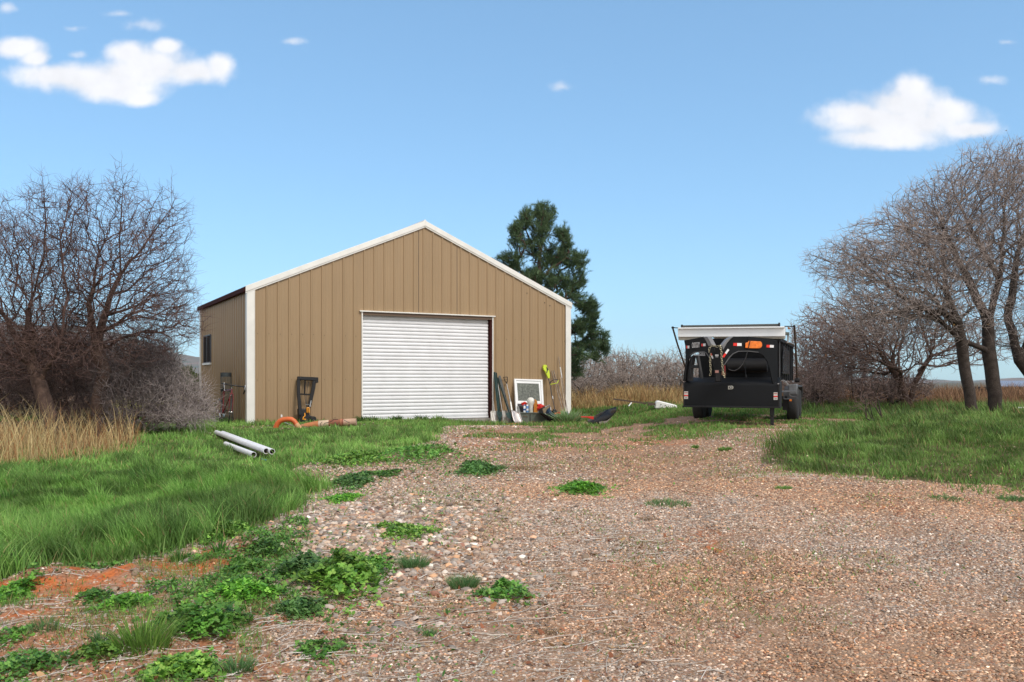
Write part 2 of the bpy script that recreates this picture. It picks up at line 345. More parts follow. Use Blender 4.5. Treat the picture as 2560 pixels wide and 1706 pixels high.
    under = ramp(noise(14), [(.35, (.045, .055, .018)), (.55, (.085, .075, .03)), (.7, (.13, .09, .045))])
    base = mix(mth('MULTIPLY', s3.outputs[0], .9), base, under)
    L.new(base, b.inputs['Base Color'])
    bp = N.new('ShaderNodeBump'); bp.inputs['Strength'].default_value = .8; bp.inputs['Distance'].default_value = .012; bp.invert = True; L.new(v1.outputs['Distance'], bp.inputs['Height'])
    bp2 = N.new('ShaderNodeBump'); bp2.inputs['Strength'].default_value = .6; bp2.inputs['Distance'].default_value = .05; L.new(noise(12, 8), bp2.inputs['Height']); L.new(bp.outputs['Normal'], bp2.inputs['Normal']); L.new(bp2.outputs['Normal'], b.inputs['Normal'])
    return m
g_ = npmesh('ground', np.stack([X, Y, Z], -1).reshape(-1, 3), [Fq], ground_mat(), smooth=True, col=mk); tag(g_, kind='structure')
# ---------------------------------------------------------------- far ridges
def ridge(name, y0, prof, depth, m, base=-60):
    xs = np.linspace(prof[0][0], prof[-1][0], 260); hs = np.interp(xs, [p[0] for p in prof], [p[1] for p in prof])
    hs = hs+.04*np.max(hs)*(wob(xs, xs*.3, 90)+.5*wob(xs, xs, 30, 2))
    rows = 26; V = []
    for j in range(rows+1):
        t = j/rows; yy = y0-depth*(1-t)*.8; k = t**.8
        gul = 1-.25*(1-t)*(.5+.5*np.sin(xs/55+3*wob(xs, xs*0+yy, 120)))
        z = base+(hs-base)*k*gul if j < rows else hs
        V.append(np.stack([xs, np.full_like(xs, yy)+60*wob(xs, xs*.1+yy, 200)*(1-t), z], -1))
    V.append(np.stack([xs, np.full_like(xs, y0+depth), np.full_like(xs, base)], -1))
    V = np.array(V); nr = len(V); n = len(xs); idx = np.arange(nr*n).reshape(nr, n)
    F = np.stack([idx[:-1, :-1], idx[:-1, 1:], idx[1:, 1:], idx[1:, :-1]], -1).reshape(-1, 4)
    o = npmesh(name, V.reshape(-1, 3), [F], m, smooth=True, loc=(0, y0, base)); return tag(o, kind='structure')
hm = mat('far wooded slopes', (.07, .09, .06), .95, col2=(.20, .13, .10), mixscale=.006)
Yr = 6500
ridge('mountain_ridge', Yr, [(-9000, 380), (-3400, 420), (-2900, 330), (-2750, 255), (-2600, 200), (-2450, 178), (-2250, 175), (-1900, 160), (-1200, 60), (0, 10), (2000, 0), (9000, 0)], 1800, hm)
ridge('hills', 5200, [(-2000, -60), (0, -35), (2000, -18), (4000, -22), (7000, -30)], 900, hm, base=-90)
# ---------------------------------------------------------------- loose pebbles
def stones_mesh(P, S, colr, flat=.62):
    n = len(P); a5 = np.arange(5)*2*np.pi/5
    base = np.concatenate([[[0, 0, 1.0]], np.stack([.85*np.cos(a5), .85*np.sin(a5), np.full(5, .52)], -1), np.stack([np.cos(a5+.628), np.sin(a5+.628), np.full(5, -.35)], -1)])
    tri = [(0, 1+i, 1+(i+1) % 5) for i in range(5)]+[(1+i, 6+i, 1+(i+1) % 5) for i in range(5)]+[(1+(i+1) % 5, 6+i, 6+(i+1) % 5) for i in range(5)]
    V = base[None]*(1+.2*rng.normal(size=(n, 11, 1)).clip(-1.3, 1.3))
    el = rng.uniform(.62, 1.05, n); V[..., 0] *= S[:, None]; V[..., 1] *= (S*el)[:, None]; V[..., 2] *= (S*flat*rng.uniform(.5, 1.1, n))[:, None]
    t = rng.normal(0, .28, n); c, s = np.cos(t)[:, None], np.sin(t)[:, None]; V[..., 0], V[..., 2] = V[..., 0]*c-V[..., 2]*s, V[..., 0]*s+V[..., 2]*c
    t = rng.uniform(0, 6.28, n); c, s = np.cos(t)[:, None], np.sin(t)[:, None]; V[..., 0], V[..., 1] = V[..., 0]*c-V[..., 1]*s, V[..., 0]*s+V[..., 1]*c
    V = V+P[:, None]
    F = (np.array(tri)[None]+11*np.arange(n)[:, None, None]).reshape(-1, 3)
    return V.reshape(-1, 3), F, np.repeat(colr, 11, 0)
PAL = np.array([(.30, .20, .13), (.36, .26, .19), (.26, .17, .12), (.40, .22, .12), (.30, .26, .23), (.20, .17, .15), (.44, .36, .29), (.58, .53, .47), (.33, .19, .13), (.16, .11, .08), (.48, .25, .11), (.25, .10, .06), (.36, .30, .26)])
PAL = PAL*np.array([1.42, 1.39, 1.35]); PW = np.array([12, 14, 10, 7, 9, 6, 8, 2.2, 9, 7, 3, 4, 9.]); PW /= PW.sum()
def scatter(n, y0, y1, pw=1.0, mx=.66):
    y = y0+(y1-y0)*rng.random(int(n))**pw; x = rng.uniform(-1, 1, len(y))*(mx*y+.3)
    return x, y
def pebble_points():
    out = []
    x, y = scatter(285000, 3.6, 11.5, .95); out.append((x, y, rng.uniform(.0055, .0128, len(x))*(1+.04*(y-4))))
    x, y = scatter(52000, 5.5, 17, .75); out.append((x, y, rng.uniform(.010, .021, len(x))))
    x, y = scatter(14000, 4.5, 22, .6); out.append((x, y, rng.uniform(.02, .036, len(x))))
    x, y = scatter(130000, 8.5, 24, 1.15, .6); out.append((x, y, rng.uniform(.011, .0199, len(x))*(.6+.05*y)))
    x = np.concatenate([o[0] for o in out]); y = np.concatenate([o[1] for o in out]); s = np.concatenate([o[2] for o in out])
    # the heap of larger river stones left of the middle
    hx, hy = gy(800*D, 1235*D)[:2]
    n = 7500; ax = rng.normal(0, .95, n)+hx+.3; ay = rng.normal(0, .9, n)+hy+.2; x = np.r_[x, ax]; y = np.r_[y, ay]; s = np.r_[s, rng.uniform(.018, .046, n)]
    k = rng.random(len(x)); g = grass_amount(x, y); r = red_amount(x, y); pp = inpoly(PALE, x, y)
    cover = .97-.28*sm(.1+.9*wob(x, y, 1.1, 2))*(s < .021)-.35*(np.exp(-((x-(1.15+.10*y))/.28)**2)+np.exp(-((x-(2.85+.13*y))/.28)**2))*(s > .0105)
    big_ok = (s < .02) | (sm(.2-.5*(x-.6)/2.2+.5*wob(x, y, .9, 6)) > rng.random(len(x)))
    so_ = inpoly(SOIL, x+.25*wob(x, y, .2, 8), y+.35*wob(x, y, .25, 9))
    keep = (k < cover*(1-.97*g)*(1-.88*r)*(1-.55*pp)*(1-.7*so_)) & ~in_garage(x, y) & big_ok
    x, y, s = x[keep], y[keep], s[keep]
    return x, y, s
x, y, s = pebble_points()
c = PAL[rng.choice(len(PAL), len(x), p=PW)]; c = (c*.72+.28*c.mean(1, keepdims=True)*np.array([1.12, .98, .86]))*np.exp(rng.normal(-.17, .30, (len(x), 1))).clip(.3, 1.75)
wt_ = sm(.25+.9*wob(x, y, .9, 5)+.25*sm((x+.5)/3))[:, None]*(s < .021)[:, None]; c = c*(1-wt_)+wt_*(c*np.array([1.04, .86, .70]))
rut = np.exp(-((x-(1.15+.10*y))/.28)**2)+np.exp(-((x-(2.85+.13*y))/.28)**2); c = c*(1-.10*rut[:, None]*(y < 16)[:, None])
V, F, cc = stones_mesh(np.stack([x, y, gz(x, y)+s*.12], -1), s, c)
pm = mat('pebble stone', (.3, .2, .15), .8, attr='col', var=.16, vscale=55)
o = npmesh('gravel', V, [F], pm, smooth=True, col=cc); tag(o, kind='stuff'); print('stones', len(x))
# ---------------------------------------------------------------- blades
def blades(P, H, Wd, az, lean, curl, colr, segs=3, face=None):
    n = len(P); fa = rng.uniform(0, np.pi, n) if face is None else face
    sx, sy = np.cos(fa), np.sin(fa); lx, ly = np.cos(az), np.sin(az)
    V = np.zeros((n, 2*segs+1, 3)); 
    for k in range(segs+1):
        t = k/segs; off = H*(lean*t+curl*t**2.4); hz = H*t*(1-.35*curl*t*t); w = Wd*(1-t**1.8)*.5*(.75+.5*min(t*3, 1))
        cx = P[:, 0]+lx*off; cy = P[:, 1]+ly*off; cz = P[:, 2]+hz-.02*(k == 0)
        if k < segs:
            V[:, 2*k] = np.stack([cx-sx*w, cy-sy*w, cz], -1); V[:, 2*k+1] = np.stack([cx+sx*w, cy+sy*w, cz], -1)
        else: V[:, 2*k] = np.stack([cx, cy, cz], -1)
    b = (2*segs+1)*np.arange(n)[:, None, None]
    Q = (np.array([[2*k, 2*k+1, 2*k+3, 2*k+2] for k in range(segs-1)])[None]+b).reshape(-1, 4)
    T = (np.array([[2*segs-2, 2*segs-1, 2*segs]])[None]+b).reshape(-1, 3)
    return V.reshape(-1, 3), Q, T, np.repeat(colr, 2*segs+1, 0)
def merge(parts):
    V = []; Q = []; T = []; C = []; n = 0
    for v, q, t, c in parts: V.append(v); Q.append(q+n); T.append(t+n); C.append(c); n += len(v)
    return np.vstack(V), [np.vstack(Q), np.vstack(T)], np.vstack(C)
gm_ = mat('green grass blade', (.1, .2, .04), .55, attr='col', trans=.35, spec=.3)
dm_ = mat('dry straw', (.4, .28, .13), .7, attr='col', trans=.2, spec=.2)
def gcol(n, x, y, dryness=.05):
    a = np.array([.135, .30, .05]); b = np.array([.29, .46, .12]); cdk = np.array([.045, .14, .025])
    t = rng.random((n, 1)); m = sm(.5+.9*wob(x, y, .9, 1))[:, None]
    c = a*(1-t)+b*t; c = c*(1-.55*m*rng.random((n, 1)))+cdk*.55*m*rng.random((n, 1))
    d = rng.random(n) < dryness; c[d] = np.array([.42, .32, .15])*rng.uniform(.6, 1.1, (d.sum(), 1)); return c
def meadow(name, n, y0, y1, poly, hfun, wfun, dry=.05, mx=.7, pw=1.):
    x, y = scatter(n, y0, y1, pw, mx); e = .12*wob(x, y, .3)
    k = inpoly(poly, x+e*2+rng.normal(0, .1, len(x)), y+e*3+rng.normal(0, .22, len(x))) & ~((x < -.435*y+.3*wob(x, y, .3)) & (y > 15.7+.8*wob(x, y, .3, 2)) & (x < 0) & (y < 24)) & ~in_garage(x, y, .02) & (rng.random(len(x)) < .97); x, y = x[k], y[k]; n = len(x)
    pa = np.array([-4.0, 13.6]); pb = np.array([-6.5, 18.2]); tt = np.clip(((x-pa[0])*(pb-pa)[0]+(y-pa[1])*(pb-pa)[1])/np.dot(pb-pa, pb-pa), 0, 1); dl = np.hypot(x-pa[0]-tt*(pb-pa)[0]-.15, y-pa[1]-tt*(pb-pa)[1])
    ob = np.hypot((x+4.8)/2.5, (y-20.9)/1.5); fl = (1-.62*(dl < .22))*(1-.68*(ob < 1))
    cl = sm(.5+.8*wob(x, y, .35, 2))*fl*(.35+1.3*sm(.5+1.1*wob(x, y, .085, 5))); H = hfun(x, y)*(.55+.75*cl)*rng.uniform(.6, 1.2, n)*fl
    v = blades(np.stack([x, y, gz(x, y)], -1), H, wfun(x, y)*rng.uniform(.7, 1.3, n), rng.uniform(0, 6.28, n)*.5+rng.normal(1.2, .9, n)+wob(x, y, 1.0)*1.5, rng.uniform(.05, .4, n), rng.uniform(0, .55, n), gcol(n, x, y, dry)*(.62+.75*sm(.5+.9*wob(x, y, .16, 8)))[:, None])
    print(name, n); return v
def edge_h(x, y): return (.20-.085*sm((y-10)/4))*(1-.15*sm((y-18)/3))
A = meadow('meadow L near', 330000, 6.2, 12.5, MEADOW_L, edge_h, lambda x, y: .0065+.0002*y, .03)
B = meadow('meadow L far', 230000, 12, 26, MEADOW_L, edge_h, lambda x, y: .009+.0002*y, .04, pw=1.2)
V, F, C = merge([A, B]); tag(npmesh('meadow_grass', V, F, gm_, col=C), kind='stuff')
A = meadow('meadow R', 210000, 9, 22, MEADOW_R, lambda x, y: .13-.05*(1-sm((y-11.5)/3)), lambda x, y: .008+.0003*y, .06, pw=.9)
B = meadow('meadow R far', 100000, 21, 36, MEADOW_R, lambda x, y: .20+0*x, lambda x, y: .018+0*x, .12)
V, F, C = merge([A, B]); C = C*np.array([.80, .72, .78]); tag(npmesh('orchard_grass', V, F, gm_, col=C), kind='stuff')
# patchy short grass between the garage and the trailer, and the green strip beyond
x, y = scatter(230000, 14.5, 33, .9, .5); k = (x > -2.2) & (rng.random(len(x)) < grass_amount(x, y)) & ~inpoly(MEADOW_R, x, y) & ~in_garage(x, y, 0); x, y = x[k], y[k]; n = len(x)
H = (.055+.07*sm((y-21)/3))*(.5+.9*sm(.5+.9*wob(x, y, .4, 3)))*rng.uniform(.5, 1.4, n)
v = blades(np.stack([x, y, gz(x, y)], -1), H, .012+.0004*y+0*x, rng.uniform(0, 6.28, n), rng.uniform(.1, .6, n), rng.uniform(0, .5, n), gcol(n, x, y, .16)*.9)
V, F, C = merge([v]); tag(npmesh('short_grass', V, F, gm_, col=C), kind='stuff'); print('short', n)
# dry grass
def straw(n, colset=((.47, .32, .14), (.56, .42, .20), (.36, .20, .09))):
    c = np.array(colset)[rng.integers(0, len(colset), n)]; return c*rng.uniform(.7, 1.15, (n, 1))
x, y = scatter(95000, 29.5, 47, 1., .62); k = (x > 0) & ((y > 30.6) | (x > 9)) & ~((x > 9) & (y < 31)); x, y = x[k], y[k]; n = len(x)
H = rng.uniform(.2, .8, n)*(.35+.9*sm(.5+wob(x, y, .6)))*np.where(y < 32, .6, 1.)
A = blades(np.stack([x, y, gz(x, y)], -1), H, .022+0*x, rng.uniform(0, 6.28, n), rng.uniform(.05, .35, n), rng.uniform(0, .4, n), np.where((x > 9)[:, None], straw(n, ((.30, .16, .09), (.36, .22, .12), (.25, .14, .08))), straw(n)))
DRY_L = np.vstack([poly_world([(0, 1098), (90, 1075), (200, 1066), (300, 1048), (330, 1010), (345, 985)]), [[-8.0, 18.6], [-20, 19], [-20, 12.]]])
x, y = scatter(44000, 11.5, 19.5, 1., .68); k = inpoly(DRY_L, x, y); x, y = x[k], y[k]; n = len(x); print('dryL', n)
front = 1-sm((y-14.2)/3)
H = np.where(rng.random(n) < .34, rng.uniform(.45, 1.0, n), rng.uniform(.08, .34, n))*(.75+.5*wob(x, y, .3, 3))
cA = straw(n, ((.55, .42, .20), (.62, .48, .25), (.42, .22, .10)))
B = blades(np.stack([x, y, gz(x, y)], -1), H, .0095+0*x, rng.uniform(0, 6.28, n), rng.uniform(.02, .35, n), rng.uniform(0, .45, n), cA)
x, y = scatter(9000, 26, 33, 1., .45); x = -np.abs(x); k = (x < -8.6); x, y = x[k], y[k]; n = len(x)
Cc = blades(np.stack([x, y, gz(x, y)], -1), rng.uniform(.3, .8, n), .02+0*x, rng.uniform(0, 6.28, n), rng.uniform(.05, .3, n), rng.uniform(0, .4, n), straw(n, ((.52, .50, .18), (.6, .52, .25))))
V, F, C = merge([A, B, Cc]); tag(npmesh('dry_grass', V, F, dm_, col=C), kind='stuff')
# sparse little weeds and moss sprinkled over the gravel
x, y = scatter(100000, 3.8, 19, .9); w = sm((.2+.9*wob(x, y, .45, 7)-.35*sm((x-.2)/1.5)*(y < 11)-.1+.25*sm((y-10)/2))/.7)
k = (rng.random(len(x)) < w) & (grass_amount(x, y) < .5); x, y = x[k], y[k]; n = len(x)
cg = gcol(n, x, y, .35); b_ = rng.random(n) < .3; cg[b_] = np.array([.20, .12, .05])*rng.uniform(.6, 1.2, (b_.sum(), 1))
v = blades(np.stack([x, y, gz(x, y)], -1), rng.uniform(.01, .045, n), .004+.0005*y, rng.uniform(0, 6.28, n), rng.uniform(.2, 1.4, n), rng.uniform(0, .6, n), cg, segs=2)
V, F, C = merge([v]); tag(npmesh('sparse_weeds', V, F, gm_, col=C), kind='stuff'); print('weeds', n)
# ---------------------------------------------------------------- straw, twigs and dead leaves lying about
def seg_tubes(P0, P1, r0, r1, k=3):
    """vectorised tapering prisms between point pairs"""
    n = len(P0); d = P1-P0; d = d/(np.linalg.norm(d, axis=1, keepdims=True)+1e-9)
    up = np.where(np.abs(d[:, 2:3]) < .9, np.array([[0, 0, 1.]]), np.array([[1., 0, 0]])); u = np.cross(d, up); u /= np.linalg.norm(u, axis=1, keepdims=True); w = np.cross(u, d)
    V = np.zeros((n, 2*k, 3))
    for j in range(k):
        a = 2*math.pi*j/k; q = math.cos(a)*u+math.sin(a)*w
        V[:, j] = P0+q*np.reshape(r0, (-1, 1)); V[:, k+j] = P1+q*np.reshape(r1, (-1, 1))
    F = (np.array([(j, k+j, k+(j+1) % k, (j+1) % k) for j in range(k)])[None]+2*k*np.arange(n)[:, None, None]).reshape(-1, 4)
    return V.reshape(-1, 3), F
def litter(n, y0, y1, wsel, rr, ll, colr):
    x, y = scatter(n, y0, y1, .9); k = rng.random(len(x)) < wsel(x, y); x, y = x[k], y[k]; n = len(x)
    a = rng.uniform(0, 3.14, n); l = rng.uniform(*ll, n); P = []; bend = rng.normal(0, .35, n)
    for i in range(4):
        t = i/3-.5; aa = a+bend*t; xx = x+np.cos(aa)*l*t; yy = y+np.sin(aa)*l*t*.8; P.append(np.stack([xx, yy, gz(xx, yy)+.008+.012*rng.random(n)], -1))
    VV = []; FF = []; m = 0; r = rng.uniform(*rr, n)
    for i in range(3): v, f = seg_tubes(P[i], P[i+1], r*(1-.2*i), r*(.8-.2*i)); VV.append(v); FF.append(f+m); m += len(v)
    C = np.tile(np.repeat(np.array(colr)*rng.uniform(.6, 1.15, (n, 1)), 6, 0), (3, 1)); return np.vstack(VV), np.vstack(FF), C
wl = lambda x, y: (1-.8*red_amount(x, y))*(.15*inpoly(SOIL, x, y)+sm(.75-(x-.1)/1.6+.8*wob(x, y, .6, 3))*(1-.8*inpoly(MEADOW_L, x, y))*(y < 9.5)+.03)
a = litter(5200, 3.9, 11, wl, (.001, .0042), (.04, .4), (.66, .60, .53)); b = litter(5000, 3.9, 9.5, wl, (.0008, .002), (.03, .14), (.40, .27, .17))
tag(npmesh('fallen_twigs', np.vstack([a[0], b[0]]), [np.vstack([a[1], b[1]+len(a[0])])], mat('weathered straw', (.4, .3, .2), .8, attr='col'), col=np.vstack([a[2], b[2]])), kind='stuff')
x, y = scatter(5200, 3.9, 13, .85); k = rng.random(len(x)) < wl(x, y)*np.where(y < 8, 1, .35); x, y = x[k], y[k]; n = len(x); s = rng.uniform(.008, .026, n)
a = rng.uniform(0, 6.28, n); tl = rng.normal(0, .5, (n, 2)); V = []
for (p, q, h) in ((-1, 0, .2), (-.3, .55, 0), (.5, .45, .1), (1.1, 0, .35), (.45, -.5, .1), (-.35, -.5, 0)):
    X_ = (np.cos(a)*p-np.sin(a)*q)*s; Y_ = (np.sin(a)*p+np.cos(a)*q)*s; V.append(np.stack([x+X_, y+Y_, gz(x, y)+.012+s*h+tl[:, 0]*X_+tl[:, 1]*Y_], -1))
V = np.stack(V, 1); lc = np.array([(.36, .17, .07), (.30, .11, .05), (.45, .28, .14), (.25, .14, .08)])[rng.integers(0, 4, n)]*rng.uniform(.7, 1.2, (n, 1))
tag(npmesh('dead_leaves', V.reshape(-1, 3), [np.arange(6*n).reshape(-1, 6)], mat('dead leaf', (.3, .15, .07), .8, attr='col', trans=.15), col=np.repeat(lc, 6, 0)), kind='stuff')
# ---------------------------------------------------------------- the metal garage
GZ = .35; EH = 3.65; GW = 10.2; GD = 7.3; PEAK = 2.17
ex3 = W(*BX, 0); ey3 = W(*BY, 0); ez3 = W(0, 0, 1); A0 = W(*BA, GZ)
def gl(u, v, z): return A0+ex3*u+ey3*v+ez3*z          # garage frame: along the front, into depth, up
def ray(px, py): return W((px-CX)/FP, 1, -(py-HY)/FP)
def hit(px, py, p0, n):
    d = ray(px, py); o = W(0, 0, EYE); return o+d*(np.dot(p0-o, n)/np.dot(d, n))
def wp(px, py, off=0.):                                 # pixel on a plane `off` in front of the front wall
    return hit(px, py, A0-ey3*off, ey3)
def wu(px, py, off=0.):
    p = wp(px, py, off)-A0; return float(np.dot(p, ex3)), float(p[2])
def sp_(px, py, off=0.): return hit(px, py, A0-ex3*off, ex3)  # same on the side wall
tan = mat('tan painted steel', (.385, .265, .155), .42, var=.05, vscale=1.3, bump=.04, bscale=9, spec=.4)
def wall_mat(name, col, rough, streak=.07):
    m = mat(name, col, rough); nt = m.node_tree; N = nt.nodes; L = nt.links; b = N['Principled BSDF']
    tc = N.new('ShaderNodeTexCoord'); mp = N.new('ShaderNodeMapping'); mp.inputs['Scale'].default_value = (3.2, 3.2, .18); L.new(tc.outputs['Object'], mp.inputs[0])
    n = N.new('ShaderNodeTexNoise'); n.inputs['Scale'].default_value = 3; n.inputs['Detail'].default_value = 8; L.new(mp.outputs[0], n.inputs['Vector'])
    n2 = N.new('ShaderNodeTexNoise'); n2.inputs['Scale'].default_value = .6; n2.inputs['Detail'].default_value = 4; L.new(tc.outputs['Object'], n2.inputs['Vector'])
    s = N.new('ShaderNodeMath'); s.operation = 'ADD'; L.new(n.outputs['Fac'], s.inputs[0]); L.new(n2.outputs['Fac'], s.inputs[1])
    mr = N.new('ShaderNodeMapRange'); mr.inputs['From Min'].default_value = .6; mr.inputs['From Max'].default_value = 1.4; mr.inputs['To Min'].default_value = 1-streak; mr.inputs['To Max'].default_value = 1+streak; L.new(s.outputs[0], mr.inputs['Value'])
    mx = N.new('ShaderNodeMix'); mx.data_type = 'RGBA'; mx.blend_type = 'MULTIPLY'; mx.inputs['Factor'].default_value = 1; mx.inputs['A'].default_value = (*col, 1); L.new(mr.outputs[0], mx.inputs['B'])
    # rain-splashed dust in a low band, ragged at its top
    sz = N.new('ShaderNodeSeparateXYZ'); L.new(tc.outputs['Object'], sz.inputs[0])
    k = N.new('ShaderNodeMapRange'); k.inputs['From Min'].default_value = .1; k.inputs['From Max'].default_value = .8; k.inputs['To Min'].default_value = .45; k.inputs['To Max'].default_value = 0; L.new(sz.outputs['Z'], k.inputs['Value'])
    kk = N.new('ShaderNodeMath'); kk.operation = 'MULTIPLY'; L.new(k.outputs[0], kk.inputs[0]); L.new(n.outputs['Fac'], kk.inputs[1])
    m2 = N.new('ShaderNodeMix'); m2.data_type = 'RGBA'; L.new(kk.outputs[0], m2.inputs['Factor']); L.new(mx.outputs['Result'], m2.inputs['A']); m2.inputs['B'].default_value = (.36, .20, .12, 1)
    L.new(m2.outputs['Result'], b.inputs['Base Color']); return m
tan = wall_mat('tan ribbed steel', (.345, .238, .134), .45)
tans = tan
white = mat('white painted trim', (.82, .81, .77), .4, var=.06, vscale=3, bump=.03, bscale=6)
dwhite = mat('white door steel', (.80, .81, .84), .38, var=.05, vscale=2.5)
maroon = mat('dark maroon steel', (.055, .018, .016), .8, var=.1, vscale=4, spec=.08)
screwm = mat('weathered screw', (.035, .028, .024), .6)
blackm = mat('black rubber', (.02, .02, .02), .6)
grg = empty('metal_garage', A0, 'tan ribbed steel garage with white trim and a white roll up door', 'garage')
def ribs(L_, off=0.):            # profile of a ribbed panel: (along, out)
    P = []; p = .305; k = -off
    while k < L_+p:
        for du, o in ((-.034, 0), (-.016, .026), (.016, .026), (.034, 0), (.09, 0), (.10, .004), (.115, .004), (.125, 0), (.18, 0), (.19, .004), (.205, .004), (.215, 0)):
            P.append((k+du, o))
        k += p
    P = [(min(max(u, 0), L_), o) for u, o in P]; Q = [(0, 0.)]
    for u, o in P:
        if u > Q[-1][0]+1e-5 and u < L_-1e-5: Q.append((u, o))
    Q.append((L_, 0.)); return Q
du0, dz0 = wu(903, 778); du1, dz1 = wu(1232, 793); DT = (wu(903, 779)[1]+wu(1232, 792)[1])/2; print('door', du0, du1, DT)
JW = .09
def roofz(u): return EH+PEAK*(1-abs(u-GW/2)/(GW/2))
mb = MB(); prof = ribs(GW, .12)
us = sorted(set([p[0] for p in prof]+[du0, du1, GW/2])); o_ = lambda u: float(np.interp(u, [p[0] for p in prof], [p[1] for p in prof]))
for a, b in zip(us[:-1], us[1:]):
    zb = DT if (a >= du0-1e-6 and b <= du1+1e-6) else 0
    mb.add([gl(a, -o_(a), zb), gl(b, -o_(b), zb), gl(b, -o_(b), roofz(b)), gl(a, -o_(a), roofz(a))], [(0, 1, 2, 3)])
fwb = mb
mb = fwb; mb.cur = 1
for z, jit in ((1.18, 0), (2.42, 0), (.12, 1)):
    k = -.12+.06
    while k < GW:
        if not (du0-.1 < k < du1+.1 and z < DT) and .15 < k < GW-.15 and random.random() < .8: mb.cbox(gl(k, -.008, z+random.uniform(-.012, .012)), .013, .012, .013, ex3, ey3, ez3)
        k += .305
k = .2
while k < GW-.2:
    mb.cbox(gl(k, -.010, roofz(k)-.34+random.uniform(-.01, .01)), .013, .012, .013, ex3, ey3, ez3); k += .305
for sx_ in (1046, 1142):
    ku = wu(sx_, 650)[0]; mb.box(gl(ku, -.0045, DT+.03), ex3*.012, ey3*.003, ez3*(roofz(ku)-DT-.2))
for k in (8.6, 9.25, 9.45): mb.cbox(gl(k, -.012, roofz(k)-.42), .026, .012, .026, ex3, ey3, ez3)
mb.build('front_wall', [tan, screwm], grg)
# side wall with a window opening
wc = [sp_(510.5, 838), sp_(528.5, 838), sp_(528.5, 908), sp_(510.5, 908)]
wv = [float(np.dot(p-A0, ey3)) for p in wc]; wz = [float((p-A0)[2]) for p in wc]
WV0, WV1, WZ0, WZ1 = (wv[1]+wv[2])/2, (wv[0]+wv[3])/2, (wz[2]+wz[3])/2, (wz[0]+wz[1])/2; print('window', WV0, WV1, WZ0, WZ1)
mb = MB(); prof = ribs(GD, .1); vs = sorted(set([p[0] for p in prof]+[WV0, WV1])); o2 = lambda u: float(np.interp(u, [p[0] for p in prof], [p[1] for p in prof]))
for a, b in zip(vs[:-1], vs[1:]):
    seg = [(0, EH)] if not (a >= WV0-1e-6 and b <= WV1+1e-6) else [(0, WZ0), (WZ1, EH)]
    for z0, z1 in seg: mb.add([gl(-o2(a), a, z0), gl(-o2(a), a, z1), gl(-o2(b), b, z1), gl(-o2(b), b, z0)], [(0, 1, 2, 3)])
mb.build('side_wall', tans, grg)
mb = MB(); mb.add([gl(GW, 0, 0), gl(GW, GD, 0), gl(GW, GD, EH), gl(GW, 0, EH)], [(0, 1, 2, 3)]); mb.build('side_wall', tan, grg)
mb = MB(); mb.add([gl(0, GD, 0), gl(0, GD, EH), gl(GW/2, GD, EH+PEAK), gl(GW, GD, EH), gl(GW, GD, 0)], [(0, 1, 2, 3, 4)]); mb.build('rear_wall', tan, grg)
mb = MB(); mb.box(gl(.02, .02, -.3), ex3*(GW-.04), ey3*(GD-.04), ez3*.3); mb.build('foundation', mat('concrete', (.34, .32, .29), .9, var=.1), grg)
# roof
sl = math.hypot(GW/2, PEAK); rd = (ex3*(GW/2)+ez3*PEAK)/sl; rn = np.cross(ey3, rd)*-1; rn = rn if rn[2] > 0 else -rn
for s in (0, 1):
    d = rd if s == 0 else W(*(-ex3*(GW/2)+ez3*PEAK))/sl; n = np.cross(d, ey3); n = n if n[2] > 0 else -n
    c0 = gl(0 if s == 0 else GW, -.03, EH)-d*.10+n*.012
    mb = MB(); mb.box(c0, d*(sl+.10-.004), ey3*(GD+.06), n*.03)
    mb.build('roof', maroon if s == 0 else maroon, grg)
# rake trim: two-step white flashing; ridge mark; eave fascia; corner trims
for s in (0, 1):
    d = rd if s == 0 else (-ex3*(GW/2)+ez3*PEAK)/sl; st = 0 if s == 0 else GW
    def rk(a, out, dz): return gl(st, -out, EH)+d*a+ez3*dz
    L1 = sl
    P = lambda out, z0, z1, t: [rk(-.08, out, z0), rk(L1, out, z0), rk(L1, out, z1), rk(-.08, out, z1)]
    mb = MB(); mb.prism(P(.062, -.10, .055, 0), ey3*.03); mb.prism(P(.046, -.145, -.102, 0), ey3*.02); mb.build('rake_trim', white, grg, bevel=.004)
mb = MB(); mb.cbox(gl(GW/2, -.068, EH+PEAK-.035), .012, .012, .20, ex3, ey3, ez3); mb.tube([gl(GW/2, -.05, EH+PEAK+.05), gl(GW/2, GD+.03, EH+PEAK+.05)], .035, 8); mb.build('ridge_cap', white, grg)
mb = MB(); mb.box(gl(-.115, -.02, EH-.13), ex3*.09, ey3*(GD+.04), ez3*.12); mb.build('eave_gutter', maroon, grg, bevel=.01)
for (u, sg) in ((0, 1), (GW, -1)):
    mb = MB()
    mb.box(gl(u-.035*sg, -.040, 0), ex3*sg*.19, ey3*.018, ez3*(EH-.02)); mb.box(gl(u-.040*sg, -.038, 0), ex3*sg*.014, ey3*.17, ez3*(EH-.02)); mb.box(gl(u+.155*sg, -.052, 0), ex3*sg*.016, ey3*.012, ez3*(EH-.03))
    mb.build('corner_trim', white, grg, bevel=.003)
mb = MB(); mb.box(gl(-.035, GD-.13, 0), ex3*.03, ey3*.16, ez3*EH); mb.build('corner_trim', white, grg)
